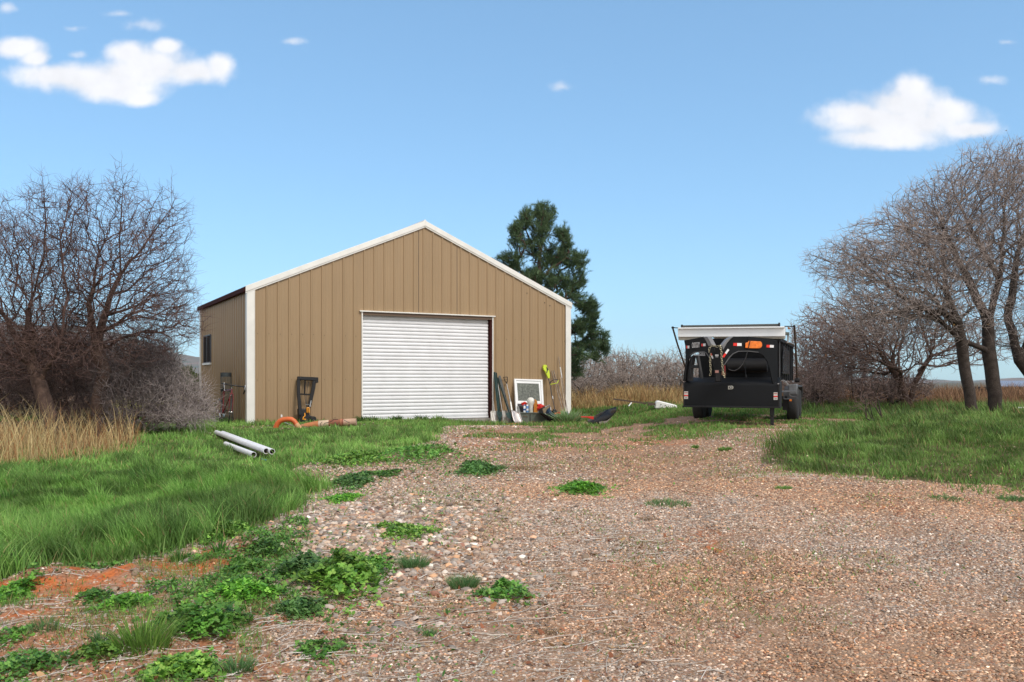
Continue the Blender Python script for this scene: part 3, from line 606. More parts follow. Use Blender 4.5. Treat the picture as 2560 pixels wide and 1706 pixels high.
# roll-up door
T = .034
dr = empty('roll_up_door', gl(du0, .12, 0), None, None); dr.parent = grg; dr.location = tuple(gl(du0, .12, 0)-A0)
for k in ('label', 'category'):
    if k in dr: del dr[k]
cu0, cu1 = du0+T, wu(1219, 900, -.12)[0]; 
mb = MB(); pitch = .105; zz = [.07]; rows = []
z = .07
while z < DT-.005:
    for t, o in ((0, 0), (.05, 0), (.12, .018), (.30, .025), (.70, .025), (.88, .018), (.95, 0)):
        if z+t*pitch < DT: rows.append((z+t*pitch, o))
    z += pitch
V = []; 
for (z, o) in rows: V += [gl(cu0, .12-o, z), gl(cu1, .12-o, z)]
mb.add(V, [(2*i, 2*i+1, 2*i+3, 2*i+2) for i in range(len(rows)-1)]); mb.build('curtain', dwhite, dr, smooth=True)
mb = MB(); mb.box(gl(cu0, .07, .015), ex3*(cu1-cu0), ey3*.045, ez3*.055); mb.build('bottom_bar', dwhite, dr, bevel=.004)
mb = MB(); mb.box(gl(cu0, .072, .0), ex3*(cu1-cu0), ey3*.04, ez3*.014); mb.build('bottom_seal', blackm, dr)
mb = MB(); mb.box(gl(cu0-.03, .08, 0), ex3*.03, ey3*.05, ez3*DT); mb.build('guide_rail', maroon, dr); mb = MB(); mb.box(gl(cu1, .08, 0), ex3*.03, ey3*.05, ez3*DT); mb.build('guide_rail', maroon, dr)
def child_empty(name, loc, par):
    o = bpy.data.objects.new(name, None); COL.objects.link(o); o.parent = par; o.location = tuple(np.array(loc)-parent_world(par)); return o
fr = child_empty('door_frame', gl(du0, 0, 0), grg)
mb = MB(); mb.box(gl(du0, -.045, 0), ex3*T, ey3*.165, ez3*(DT+.0)); mb.build('side_trim', white, fr, bevel=.003)
mb = MB(); mb.box(gl(du1-T, -.045, 0), ex3*T, ey3*.03, ez3*(DT+.0)); mb.build('side_trim', white, fr, bevel=.003)
mb = MB(); mb.box(gl(cu1+.03, -.012, 0), ex3*(du1-cu1-.03), ey3*.14, ez3*DT); mb.build('jamb', maroon, fr)
mb = MB(); mb.box(gl(du0-.06, -.075, DT), ex3*(du1-du0+.12), ey3*.2, ez3*.022); mb.box(gl(du0-.06, -.075, DT-.012), ex3*(du1-du0+.12), ey3*.006, ez3*.012); mb.build('head_trim', white, fr, bevel=.003)
mb = MB(); mb.box(gl(du0+T, -.03, DT-.10), ex3*(du1-du0-2*T), ey3*.09, ez3*.095); mb.build('header', mat('brown header', (.14, .09, .06), .6), fr)
# window
wn = child_empty('window', gl(0, WV0, WZ0), grg)
mb = MB(); t = .035
for (a, b, c, d_) in ((WV0, WV1, WZ0, WZ0+t), (WV0, WV1, WZ1-t, WZ1), (WV0, WV0+t, WZ0+t, WZ1-t), (WV1-t, WV1, WZ0+t, WZ1-t), ((WV0+WV1)/2-.02, (WV0+WV1)/2+.02, WZ0+t, WZ1-t)):
    mb.box(gl(-.03, a, c), ex3*.08, ey3*(b-a), ez3*(d_-c))
mb.build('frame', mat('dark bronze', (.05, .04, .04), .4), wn)
glass = mat('window glass', (.03, .035, .04), .04, spec=1.0)
mb = MB(); mb.box(gl(.02, WV0+t, WZ0+t), ex3*.006, ey3*(WV1-WV0-2*t), ez3*(WZ1-WZ0-2*t)); mb.build('pane', glass, wn)
mb = MB(); mb.box(gl(-.06, WV0-.04, WZ0-.06), ex3*.06, ey3*(WV1-WV0+.08), ez3*.058); mb.build('sill', white, wn)
# ---------------------------------------------------------------- bare trees grown through a given crown volume
def ell(px, py, Y, rx, ry, dep, n):
    """points inside an ellipsoid; centre and radii read as photo pixels at depth Y, depth radius in metres"""
    v = rng.normal(size=(int(n), 3)); v /= np.linalg.norm(v, axis=1, keepdims=True); v *= rng.random((int(n), 1))**(1/2.4)
    return pt(px, py, Y)+v*W(rx/FP*Y, dep, ry/FP*Y)
def grow(trunks, pts, pathw=.35, step=.35, wig=.06, hang=0.):
    """trunks: list of polylines of 3-D points (first starts at the base). Returns node positions, parents"""
    pos = []; par = []; pl = []
    for ti, T_ in enumerate(trunks):
        T_ = [np.array(p, float) for p in T_]; prev = -1
        if ti > 0:
            d = np.linalg.norm(np.array(pos)-T_[0], axis=1); prev = int(d.argmin())
        else: pos.append(T_[0]); par.append(-1); pl.append(0.); prev = 0
        cur = pos[prev]
        for q in T_[1:]:
            L_ = np.linalg.norm(q-cur); k = max(1, int(L_/.3)); a = cur.copy()
            for i in range(1, k+1):
                p = a+(q-a)*i/k+rng.normal(0, wig*.16, 3)*(i < k); pos.append(p); par.append(prev); pl.append(pl[prev]+L_/k); prev = len(pos)-1
            cur = q
    n0 = len(pos); cap = n0+len(pts)*4; PP = np.zeros((cap, 3)); PL = np.zeros(cap); PP[:n0] = pos; PL[:n0] = pl; n = n0
    lo = int(n0*.12)
    o = np.argsort(np.linalg.norm(pts-np.array(pos[n0//2]), axis=1)+rng.normal(0, .15, len(pts)))
    for p in pts[o]:
        d = np.linalg.norm(PP[lo:n]-p, axis=1); c = d+pathw*PL[lo:n]; i = int(c.argmin())+lo; L_ = d[i-lo]
        if L_ < .05: continue
        k = min(4, max(1, int(L_/step))); a = PP[i].copy(); prev = i
        bend = rng.normal(0, wig, 3)*L_; bend[2] += -hang*L_
        for j in range(1, k+1):
            if n >= cap: break
            t = j/k; q = a+(p-a)*t+bend*math.sin(math.pi*t)+rng.normal(0, wig*.3, 3)*(j < k)*min(L_, .6)
            PP[n] = q; par.append(prev); PL[n] = PL[prev]+L_/k; prev = n; n += 1
    return PP[:n], np.array(par)
def tree_mesh(root, PP, par, R, rmin, barkm, twigm, sprig=2, slen=(.12, .32), srad=.0028, thick=.035, upb=.15, cols=None, trunk_name='trunk', leaves=None):
    n = len(PP); w = np.ones(n)
    leaf = np.ones(n, bool); leaf[par[par >= 0]] = False
    for i in range(n-1, 0, -1): w[par[i]] += w[i]
    r = rmin*w**.22 + (R-rmin)*(w/w[0])**.68
    i = np.arange(1, n); a = par[i]; r1 = r[i]; big_ = np.zeros(n); np.maximum.at(big_, a, w[i]); r0 = np.where(w[i] >= big_[a]-.5, r[a], np.minimum(r[a], r1*1.3))
    tk = r1 > thick
    # every node keeps one ring, shared by the edge that ends there and the main branch that goes on from it
    mc_ = np.full(n, -1); ordr = i[np.argsort(w[i])]; mc_[par[ordr]] = ordr; ismain = mc_[a] == i
    pa = np.where(par < 0, np.arange(n), par); ch = np.where(mc_ < 0, np.arange(n), mc_); dn = PP[ch]-PP[pa]; dn /= np.linalg.norm(dn, axis=1, keepdims=True)+1e-9
    ref = np.array([.31, .94, .14]); fu = np.cross(dn, ref); fu /= np.linalg.norm(fu, axis=1, keepdims=True)+1e-9; fw_ = np.cross(fu, dn)
    def rings(sel, k):
        e = i[sel]; p_ = a[sel]; im = ismain[sel][:, None]; u0 = np.where(im, fu[p_], fu[e]); w0 = np.where(im, fw_[p_], fw_[e]); V = np.zeros((len(e), 2*k, 3))
        for j in range(k):
            c_, s_ = math.cos(2*math.pi*j/k), math.sin(2*math.pi*j/k); V[:, j] = PP[p_]+(u0*c_+w0*s_)*r0[sel][:, None]; V[:, k+j] = PP[e]+(fu[e]*c_+fw_[e]*s_)*r1[sel][:, None]
        F = (np.array([(j, k+j, k+(j+1) % k, (j+1) % k) for j in range(k)])[None]+2*k*np.arange(len(e))[:, None, None]).reshape(-1, 4); return V.reshape(-1, 3), F
    V, F = rings(tk, 10)
    npmesh(trunk_name, V, [F], barkm, root, smooth=True)
    V, F = rings(~tk, 4)
    C = np.tile(np.array(cols[0] if cols else (.1, .07, .06))[None], (len(V), 1))*np.repeat(rng.uniform(.7, 1.25, (len(V)//8, 1)), 8, 0)
    VV = [V]; FF = [F]; CC = [C]; m = len(V)
    # short sprigs all along the outer branches
    src = np.where(w < 6)[0]; src = np.repeat(src, sprig); q = len(src)
    pd = PP[src]-PP[np.maximum(par[src], 0)]; pd /= np.linalg.norm(pd, axis=1, keepdims=True)+1e-9
    d = pd*.7+rng.normal(0, .6, (q, 3)); d[:, 2] += upb; d /= np.linalg.norm(d, axis=1, keepdims=True); L_ = rng.uniform(*slen, q)[:, None]
    P0 = PP[src]; d2 = d+rng.normal(0, .35, (q, 3)); d2 /= np.linalg.norm(d2, axis=1, keepdims=True)
    P1 = P0+d*L_*.5; P2 = P1+d2*L_*.5; sc = np.array(cols[1] if cols else (.16, .12, .1))
    for (s0, s1, ra, rb) in ((P0, P1, srad*1.25, srad), (P1, P2, srad, srad*.55)):
        v, f = seg_tubes(s0, s1, np.full(q, ra), np.full(q, rb), 3); VV.append(v); FF.append(f+m); m += len(v); CC.append(np.repeat(sc*rng.uniform(.55, 1.35, (q, 1)), 6, 0))
    npmesh('crown', np.vstack(VV), [np.vstack(FF)], twigm, root, col=np.vstack(CC))
    if leaves:
        cnt, lc, ls = leaves; k = rng.integers(0, q, cnt); c = P2[k]; V = c[:, None]+rng.normal(0, 1, (cnt, 3, 3))*ls
        npmesh('dry_leaves', V.reshape(-1, 3), [np.arange(3*cnt).reshape(-1, 3)], mat('withered leaf', (.3, .15, .05), .8, attr='col', trans=.3), root, col=np.repeat(np.array(lc)*rng.uniform(.6, 1.3, (cnt, 1)), 3, 0))
    return n, q
bark_red = mat('dark reddish bark', (.06, .036, .028), .95, col2=(.125, .078, .06), mixscale=9, bump=1.0, bscale=30)
bark_grey = mat('dark grey bark', (.040, .029, .024), .95, col2=(.075, .057, .048), mixscale=8, bump=1.0, bscale=30)
twm = mat('twig bark', (.1, .07, .06), .9, attr='col')
def tree(name, label, trunks, pts, R, rmin, bark, group=None, cat='tree', **kw):
    gkw = {k: kw.pop(k) for k in ('pathw', 'step', 'wig', 'hang') if k in kw}
    PP, par = grow(trunks, pts, **gkw); root = empty(name, PP[0], label, cat, group); print(name, tree_mesh(root, PP, par, R, rmin, bark, twm, **kw)); return root
def g0(px, Y, dz=-.05): x = (px-CX)/FP*Y; return W(x, Y, gz(x, Y)+dz)
# left pair
Y1 = 17.6
tree('bare_tree', 'leafless dark reddish tree nearer the garage, crooked trunk rising from dry grass', [[g0(250, Y1), pt(244, 1000, Y1), pt(262, 930, Y1), pt(240, 870, Y1+.1), pt(262, 790, Y1+.2), pt(300, 690, Y1+.2), pt(302, 560, Y1+.2), pt(308, 470, Y1+.1), pt(303, 408, Y1)],
     [pt(240, 870, Y1+.1), pt(222, 760, Y1-.2), pt(245, 640, Y1-.3), pt(205, 560, Y1-.3)], [pt(300, 690, Y1+.2), pt(370, 600, Y1+.4), pt(430, 520, Y1+.5), pt(428, 445, Y1+.6)], [pt(262, 790, Y1+.2), pt(360, 760, Y1-.4), pt(450, 690, Y1-.6), pt(480, 640, Y1-.6)]],
     np.vstack([ell(345, 700, Y1, 138, 150, 1.6, 1400), ell(270, 560, Y1, 120, 115, 1.4, 480), ell(305, 470, Y1, 26, 62, .3, 40), ell(405, 560, Y1+.3, 75, 90, 1., 200), ell(425, 800, Y1, 85, 75, 1.3, 420), ell(250, 860, Y1, 170, 90, 1.8, 700), ell(180, 720, Y1, 110, 150, 1.5, 600)]),
     .12, .0032, bark_red, 'bare trees left of the garage', sprig=3, slen=(.10, .36), srad=.0023, cols=((.085, .048, .040), (.19, .115, .10)), wig=.11)
Y2 = 17.0
tree('bare_tree', 'leafless dark reddish tree at the far left, trunk leaning left', [[g0(130, Y2), pt(125, 1040, Y2), pt(98, 960, Y2), pt(60, 880, Y2+.2), pt(75, 760, Y2+.2), pt(110, 640, Y2+.1), pt(112, 520, Y2), pt(105, 440, Y2)],
     [pt(98, 960, Y2), pt(150, 860, Y2-.3), pt(170, 740, Y2-.3), pt(150, 600, Y2-.3), pt(180, 480, Y2)], [pt(60, 880, Y2+.2), pt(0, 780, Y2+.2), pt(-40, 650, Y2)]],
     np.vstack([ell(60, 700, Y2, 165, 155, 1.7, 1550), ell(110, 570, Y2, 95, 95, 1.2, 380), ell(100, 480, Y2, 30, 50, .4, 45), ell(190, 500, Y2, 42, 48, .5, 110), ell(30, 860, Y2, 170, 110, 1.8, 800), ell(-30, 600, Y2, 90, 70, 1.3, 350)]),
     .13, .0032, bark_red, 'bare trees left of the garage', sprig=3, slen=(.10, .36), srad=.0023, cols=((.085, .048, .040), (.19, .115, .10)), wig=.11)
# arching grey brush under and behind them
def brush(name, label, base, pts, grp, cols, cat='shrub', rmin=.0035, R=.03, sp=3, slen=(.12, .4), hang=-.12, nst=7, wig=.12, sr=.0028):
    c = pts.mean(0); tr = [[base, base+(c-base)*.5+rng.normal(0, .1, 3)]]
    for k in range(nst):
        e = pts[rng.integers(len(pts))]; b = base+W(rng.normal(0, .25), rng.normal(0, .25), 0); tr.append([base, b+W(0, 0, .15), (b+e)/2+W(0, 0, .3), e])
    PP, par = grow(tr, pts, pathw=.25, step=.3, wig=wig, hang=hang); root = empty(name, base, label, cat, grp)
    print(name, tree_mesh(root, PP, par, R, rmin, bark_grey, twm, sprig=sp, slen=slen, srad=sr, thick=min(.02, R*.5), cols=cols, trunk_name='stem')); return root
gt = ((.21, .17, .16), (.40, .34, .32)); rt = ((.12, .08, .072), (.22, .155, .14))
G1 = 'leafless shrubs under the left trees'
brush('bare_shrub', 'pale grey leafless brush spilling low beside the bicycle', g0(440, 18.6), np.vstack([ell(430, 985, 18.6, 85, 62, 1.1, 900), ell(490, 1015, 18.8, 42, 34, .5, 330), ell(400, 920, 19, 60, 60, .8, 420), ell(450, 1040, 18.2, 75, 24, .8, 420)]), G1, gt, slen=(.12, .42))
brush('bare_shrub', 'tangled leafless brush just right of the crooked trunk', g0(330, 18.2), np.vstack([ell(340, 960, 18.2, 95, 95, 1.2, 1100), ell(370, 880, 18.6, 70, 70, 1., 420), ell(345, 1040, 17.9, 90, 26, .9, 420)]), G1, ((.11, .08, .075), (.19, .155, .15)))
brush('bare_shrub', 'dark tangled brush between the two leaning trunks', g0(180, 18.6), np.vstack([ell(185, 950, 18.8, 95, 110, 1.2, 1300), ell(180, 850, 19.2, 90, 80, 1.2, 500), ell(190, 1040, 18.3, 90, 26, .9, 380)]), G1, rt)
brush('bare_shrub', 'dark leafless brush at the left edge behind dry grass', g0(20, 18.2), np.vstack([ell(25, 940, 18.4, 110, 120, 1.3, 1300), ell(-40, 850, 18.4, 90, 90, 1.2, 400)]), G1, rt)
brush('bare_shrub', 'deep brown thicket far back behind the left trees', g0(150, 23.5), np.vstack([ell(120, 930, 23.5, 190, 95, 1.6, 1500), ell(330, 930, 23.5, 120, 80, 1.4, 900)]), G1, ((.05, .04, .04), (.075, .06, .055)), rmin=.007, sr=.006, slen=(.2, .5))
# right-hand trees
G2 = 'bare trees on the right'
gr_ = ((.20, .165, .15), (.44, .365, .335))
Y3 = 23.5
tree('bare_tree', 'tall leafless grey tree with a forked trunk at the right', [[g0(2494, Y3), pt(2483, 960, Y3), pt(2472, 880, Y3), pt(2470, 800, Y3), pt(2500, 700, Y3+.2), pt(2510, 560, Y3+.3), pt(2520, 430, Y3+.3)],
     [pt(2470, 800, Y3), pt(2420, 700, Y3-.3), pt(2370, 600, Y3-.6), pt(2330, 500, Y3-.6)], [pt(2466, 880, Y3), pt(2400, 850, Y3-.4), pt(2340, 790, Y3-.8), pt(2250, 740, Y3-1)], [pt(2500, 700, Y3+.2), pt(2420, 560, Y3+.4), pt(2380, 460, Y3+.3)],
     [pt(2420, 700, Y3-.3), pt(2300, 660, Y3-.9), pt(2180, 640, Y3-1.), pt(2080, 650, Y3-1)]],
     np.vstack([ell(2440, 560, Y3, 190, 170, 2.2, 2200), ell(2280, 620, Y3-.5, 200, 110, 1.8, 1500), ell(2120, 655, Y3-.8, 105, 62, 1.4, 480), ell(2480, 440, Y3, 130, 85, 1.6, 750), ell(2330, 780, Y3-.5, 190, 90, 2., 600)]),
     .155, .0042, bark_grey, G2, sprig=3, slen=(.12, .36), srad=.003, cols=gr_, wig=.1, leaves=(700, (.34, .20, .06), .018))
tree('bare_tree', 'leafless tree with a slimmer trunk leaning left at the right', [[g0(2434, Y3-.3), pt(2424, 980, Y3-.3), pt(2408, 890, Y3-.3), pt(2392, 805, Y3-.3), pt(2366, 730, Y3-.5), pt(2290, 660, Y3-.8)], [pt(2395, 810, Y3-.3), pt(2350, 780, Y3-1), pt(2280, 770, Y3-1.5), pt(2180, 790, Y3-1.7)], [pt(2370, 730, Y3-.5), pt(2360, 620, Y3+.5), pt(2330, 520, Y3+.8)]],
     np.vstack([ell(2300, 700, Y3-.8, 200, 120, 1.8, 1500), ell(2320, 540, Y3+.6, 110, 90, 1.4, 600), ell(2170, 760, Y3-1.6, 140, 95, 1.2, 600)]),
     .125, .0042, bark_grey, G2, sprig=3, slen=(.12, .36), srad=.003, cols=gr_, wig=.1)
tree('bare_tree', 'leafless tree leaning left in from the right edge', [[g0(2640, Y3), pt(2600, 960, Y3), pt(2550, 900, Y3), pt(2520, 800, Y3+.4), pt(2540, 650, Y3+.8), pt(2580, 500, Y3+.8)], [pt(2550, 900, Y3), pt(2600, 780, Y3), pt(2640, 620, Y3)]],
     np.vstack([ell(2590, 620, Y3+.5, 170, 170, 2., 1900), ell(2560, 430, Y3+.5, 90, 75, 1.2, 380), ell(2590, 820, Y3, 110, 90, 1.5, 600)]),
     .15, .0042, bark_grey, G2, sprig=3, slen=(.12, .36), srad=.003, cols=gr_, wig=.1, leaves=(250, (.34, .20, .06), .018))
Y4 = 29
tree('bare_tree', 'low spreading leafless tree with russet stems beyond the grass', [[g0(2270, Y4), pt(2285, 960, Y4), pt(2330, 890, Y4), pt(2420, 850, Y4)], [g0(2270, Y4), pt(2250, 950, Y4), pt(2200, 880, Y4), pt(2170, 800, Y4)], [pt(2330, 890, Y4), pt(2300, 800, Y4), pt(2280, 740, Y4)]],
     np.vstack([ell(2240, 830, Y4, 210, 110, 2.2, 1700), ell(2090, 850, Y4, 120, 110, 1.8, 750), ell(2420, 860, Y4, 110, 70, 1.6, 300)]),
     .14, .007, bark_red, G2, sprig=3, slen=(.14, .4), srad=.0045, cols=((.19, .135, .12), (.33, .25, .225)), wig=.11, leaves=(500, (.42, .18, .06), .03))
G3 = 'leafless shrubs behind the trailer on the right'
for (px, py, Y, rx, ry, n, lb) in ((2060, 900, 31, 95, 115, 1200, 'leafless brown shrub directly right of the trailer'), (2150, 890, 33, 100, 110, 1000, 'leafless brown shrub second to the right of the trailer'), (2030, 960, 29, 75, 55, 700, 'low russet brush by the trailer wheel'), (2230, 970, 30, 90, 45, 700, 'low russet brush around the spreading tree')):
    brush('bare_shrub', lb, g0(px, Y), ell(px, py, Y, rx, ry, 1.6, n), G3, ((.19, .13, .115), (.34, .25, .225)), rmin=.006, sr=.005, R=.05, slen=(.15, .45))
# sapling in the right grass
brush('bare_sapling', 'thin leafless sapling standing alone in the right grass', g0(2188, 19.5), np.vstack([ell(2180, 975, 19.5, 45, 45, .5, 70), ell(2150, 1010, 19.5, 50, 22, .4, 25)]), None, ((.14, .09, .075), (.2, .14, .12)), cat='sapling', R=.018, sp=1, nst=4, rmin=.004)
# thicket behind the dry grass, seen between pine and trailer: three shapes copied along the row
def copy_tree(o, loc, rz, sc, label, grp):
    r = o.copy(); COL.objects.link(r); r.location = loc; r.rotation_euler = (0, 0, rz); r.scale = (sc, sc, sc)
    r['label'] = label; r['group'] = grp
    for ch in list(o.children):
        c = ch.copy(); COL.objects.link(c); c.parent = r
    return r
GB = 'leafless shrubs behind the dry grass'
LB = 'grey brown leafless shrub in the row behind the dry grass'
protos = []
for k, (px, w_, h_) in enumerate(((1475, 62, 78), (1560, 75, 82), (1650, 65, 66))):
    Yb = 42; top = 960-h_
    protos.append(brush('thicket_shrub', LB, g0(px, Yb), ell(px, 930, Yb, w_*.9, h_*.72, 1.5, 340), GB, ((.235, .19, .165), (.42, .345, .305)), rmin=.008, sr=.0065, R=.07, slen=(.2, .5), nst=9))
for k, (px, Yb, sc) in enumerate([(1430, 43, .9), (1515, 45, 1.05), (1600, 46, 1.1), (1690, 44, 1.0), (1725, 41, .85), (1400, 46, 1.0), (1770, 47, 1.0), (1820, 46, 1.0), (1880, 45, .95), (1940, 47, 1.), (2040, 44, .75), (2240, 45, .55), (1545, 40, .7), (1620, 39, .65), (1460, 39, .65)]):
    b = g0(px, Yb); copy_tree(protos[k % 3], tuple(b), rng.uniform(0, 6.28), sc, LB, GB)
for k, (px, Yb, sc) in enumerate([(40, 34, 1.1), (130, 36, 1.2), (230, 35, 1.1), (320, 36, 1.0), (390, 38, .8), (-40, 33, 1.2)]):
    copy_tree(protos[k % 3], tuple(g0(px, Yb)), rng.uniform(0, 6.28), sc, 'leafless shrub far behind the left trees', 'leafless shrubs far behind the left trees')
# ---------------------------------------------------------------- pine
YP = 35.
def needles(P, Dn, n, L_, colr, spread=.55, w=.006):
    m = len(P); c = np.repeat(P, n, 0); d = np.repeat(Dn, n, 0)+rng.normal(0, spread, (m*n, 3)); d /= np.linalg.norm(d, axis=1, keepdims=True)
    s = rng.random((m*n, 1)); c = c+np.repeat(Dn, n, 0)*(s-.5)*.30; l = rng.uniform(.7, 1.2, (m*n, 1))*L_; sd = np.cross(d, rng.normal(size=d.shape)); sd /= np.linalg.norm(sd, axis=1, keepdims=True)
    V = np.stack([c-sd*w, c+sd*w, c+d*l], 1); C = np.repeat(np.repeat(colr, n, 0)*rng.uniform(.7, 1.3, (m*n, 1)), 3, 0)
    return V.reshape(-1, 3), np.arange(3*m*n).reshape(-1, 3), C
def conifer(name, label, trunk, lobes, R, Y, ntuft, L_=.2, col=((.065, .12, .06), (.14, .21, .095)), leafn=45, w=.006, cat='tree', npts=1.0):
    pts = np.vstack([ell(a, b, Y+dy, rx, ry, dd, n*npts) for (a, b, dy, rx, ry, dd, n) in lobes])
    PP, par = grow([trunk], pts, pathw=.22, step=.5, wig=.05, hang=.10); root = empty(name, PP[0], label, cat)
    n = len(PP); wt = np.ones(n)
    for i in range(n-1, 0, -1): wt[par[i]] += wt[i]
    p = math.log(R/.012)/math.log(wt[0]); r = .012*wt**p; i = np.arange(1, n); a = par[i]; tk = np.arange(n)[1:] < int(len([1]))*0+9999999
    nt = sum(1 for _ in [0]); is_tr = np.zeros(n, bool); k = 0
    for q in range(1, n):
        if par[q] == q-1 and is_tr[q-1] or q == 1: is_tr[q] = q < len(trunk)*12 and abs(PP[q][0]-np.interp(PP[q][2], [t[2] for t in trunk], [t[0] for t in trunk])) < .25 and np.linalg.norm(PP[q]-PP[q-1]) < .5
    tr = is_tr[1:]
    V, F = seg_tubes(PP[a[tr]], PP[i[tr]], np.minimum(r[a[tr]], r[i[tr]]*1.3), r[i[tr]], 9); npmesh('trunk', V, [F], mat('pine bark', (.075, .048, .035), .95, col2=(.07, .05, .04), mixscale=6, bump=.8, bscale=20), root, smooth=True)
    V, F = seg_tubes(PP[a[~tr]], PP[i[~tr]], np.minimum(r[a[~tr]], r[i[~tr]]*1.3), r[i[~tr]], 5); npmesh('branches', V, [F], mat('pine branch', (.10, .065, .05), .95), root)
    tip = np.where(wt < 4.5)[0]; tip = tip[tip > 5]; d = PP[tip]-PP[par[tip]]; d /= np.linalg.norm(d, axis=1, keepdims=True)+1e-9; d[:, 2] += .55; d /= np.linalg.norm(d, axis=1, keepdims=True)
    q = rng.integers(0, len(tip), ntuft); P = PP[tip[q]]+rng.normal(0, .09, (ntuft, 3)); dd = d[q]+rng.normal(0, .3, (ntuft, 3)); dd /= np.linalg.norm(dd, axis=1, keepdims=True)
    t = rng.random((ntuft, 1)); cc = np.array(col[0])*(1-t)+np.array(col[1])*t
    V, F, C = needles(P, dd, leafn, L_, cc, w=w); npmesh('crown', V, [F], mat('needles', (.05, .08, .03), .6, attr='col', trans=.15, spec=.3), root, col=C); print(name, n, ntuft); return root
conifer('pine_tree', 'dark green pine rising behind the right slope of the garage roof', [g0(1360, YP), pt(1352, 800, YP), pt(1348, 660, YP), pt(1356, 575, YP), pt(1358, 512, YP)],
    [(1360, 535, 0, 24, 26, .4, 46), (1358, 575, 0, 32, 24, .6, 44), (1320, 552, -.2, 18, 26, .4, 26), (1292, 590, -.3, 20, 34, .5, 40), (1318, 610, 0, 20, 20, .5, 20), (1288, 650, 0, 20, 34, .5, 40), (1278, 690, 0, 22, 16, .5, 20), (1405, 590, -.2, 16, 18, .4, 22), (1408, 630, 0, 18, 34, .5, 40), (1438, 655, 0, 26, 26, .5, 40), (1385, 660, .3, 22, 26, .7, 30), (1330, 700, 0, 34, 24, .9, 44), (1400, 705, .3, 42, 20, .9, 44), (1445, 700, 0, 14, 24, .5, 20), (1432, 742, 0, 22, 18, .6, 26),
     (1262, 650, 0, 13, 12, .4, 12), (1375, 745, 0, 50, 24, 1.2, 50), (1400, 780, 0, 20, 16, .6, 18), (1478, 778, -.2, 15, 34, .4, 40), (1452, 768, 0, 16, 16, .5, 16), (1446, 820, 0, 28, 20, .8, 44), (1482, 828, 0, 14, 30, .4, 26), (1462, 862, .2, 30, 14, .7, 30), (1509, 858, 0, 8, 26, .3, 22), (1490, 890, 0, 16, 12, .4, 14), (1440, 888, -.3, 30, 16, .7, 30), (1428, 925, 0, 26, 18, .6, 28), (1350, 830, 0, 60, 80, 1.4, 60), (1350, 630, .2, 40, 42, .8, 46), (1365, 700, 0, 60, 34, 1.2, 60)],
    .13, YP, 4200, L_=.17, leafn=40, w=.0055)
# junipers beyond the left rear corner
for (px, py, Y, rx, ry, lb) in ((462, 955, 46, 30, 32, 'rounded green juniper beyond the left shrubs'), (496, 975, 44, 20, 27, 'small green juniper beside the garage rear corner')):
    conifer('juniper_tree', lb, [g0(px, Y), pt(px, 990, Y), pt(px, 960, Y)], [(px, py, 0, rx, ry, .7, 150), (px-8, py-10, 0, rx*.7, ry*.7, .6, 50)], .08, Y, 900, L_=.12, leafn=30, w=.012, col=((.045, .075, .02), (.11, .14, .035)))
# ---------------------------------------------------------------- things leaning on and lying by the garage
def lean(pts, o0, o1):       # pixel polyline -> world points whose distance from the wall runs o0 (first) .. o1 (last)
    n = len(pts); return [wp(p[0], p[1], o0+(o1-o0)*i/max(n-1, 1)) for i, p in enumerate(pts)]
def c5(x, y): return 1220+x/8.254, 890+y/8.254
def c4(x, y): return 700+x/9.8, 930+y/9.8
def c1(x, y): return 480+x/3.9217, 880+y/3.9217
def c6(x, y): return 500+x/9.22, 910+y/9.22
def c2(x, y): return 1180+x/5.8825, 880+y/5.8825
def root(name, p, label, cat, group=None): p = np.array(p, float); return empty(name, p, label, cat, group)
def gfoot(px, py, off):       # point at pixel column near the wall, dropped on the ground
    p = wp(px, py, off); p[2] = float(gz(p[0], p[1])); return p
greenst = mat('dark green steel', (.012, .045, .042), .45, var=.15, vscale=6)
alum = mat('dull aluminium', (.52, .52, .52), .38, metal=.7, var=.12, vscale=9)
woodh = mat('grey weathered wood', (.33, .27, .22), .8, col2=(.22, .17, .14), mixscale=14)
black = mat('black plastic', (.012, .012, .013), .38)
GB_ = 'green steel fence posts leaning by the door'
def strip(mb, P, w, t, side=None):    # flat bar along points P, width along the wall, thickness out of it
    for a, b in zip(P[:-1], P[1:]):
        d = (b-a); L_ = np.linalg.norm(d); d /= L_; s = ex3-d*np.dot(ex3, d); s /= np.linalg.norm(s); n = np.cross(d, s)
        mb.box(a-s*w/2-n*t/2, s*w, d*L_, n*t)
for (a, b, w, pl, lb) in (((132, 335), (240, 1385), .070, (235, 1215), 'dark green steel fence post nearest the door, broad spade low down'), ((172, 350), (262, 1385), .045, None, 'dark green steel fence post just behind the nearest one'),
                          ((197, 450), (498, 1370), .045, (425, 1225), 'dark green steel fence post leaning furthest over, spade low down')):
    A = wp(*c5(*a), .04); B = wp(*c5(*b), .42); B[2] = max(B[2], float(gz(B[0], B[1]))-.02); r = root('fence_post', B, lb, 'fence post', GB_)
    m = MB(); strip(m, [B, A], w, .006); d = (A-B)/np.linalg.norm(A-B); s = ex3-d*np.dot(ex3, d); s /= np.linalg.norm(s); n = np.cross(d, s)
    m.box(B-s*.003-n*.03, s*.006, A-B, n*.03)
    for k in range(12): q = B+(A-B)*(.2+k*.062); m.cbox(q+n*.008, .02, .02, .012, s, d, n)
    m.build('post', greenst, r)
    if pl is not None:
        q = wp(*c5(*pl), .36); m = MB(); m.prism([q+s*x+d*y-n*.012 for x, y in ((-.085, .09), (.085, .09), (.085, -.03), (.03, -.12), (-.03, -.12), (-.085, -.03))], -n*.006); m.build('spade', greenst, r)
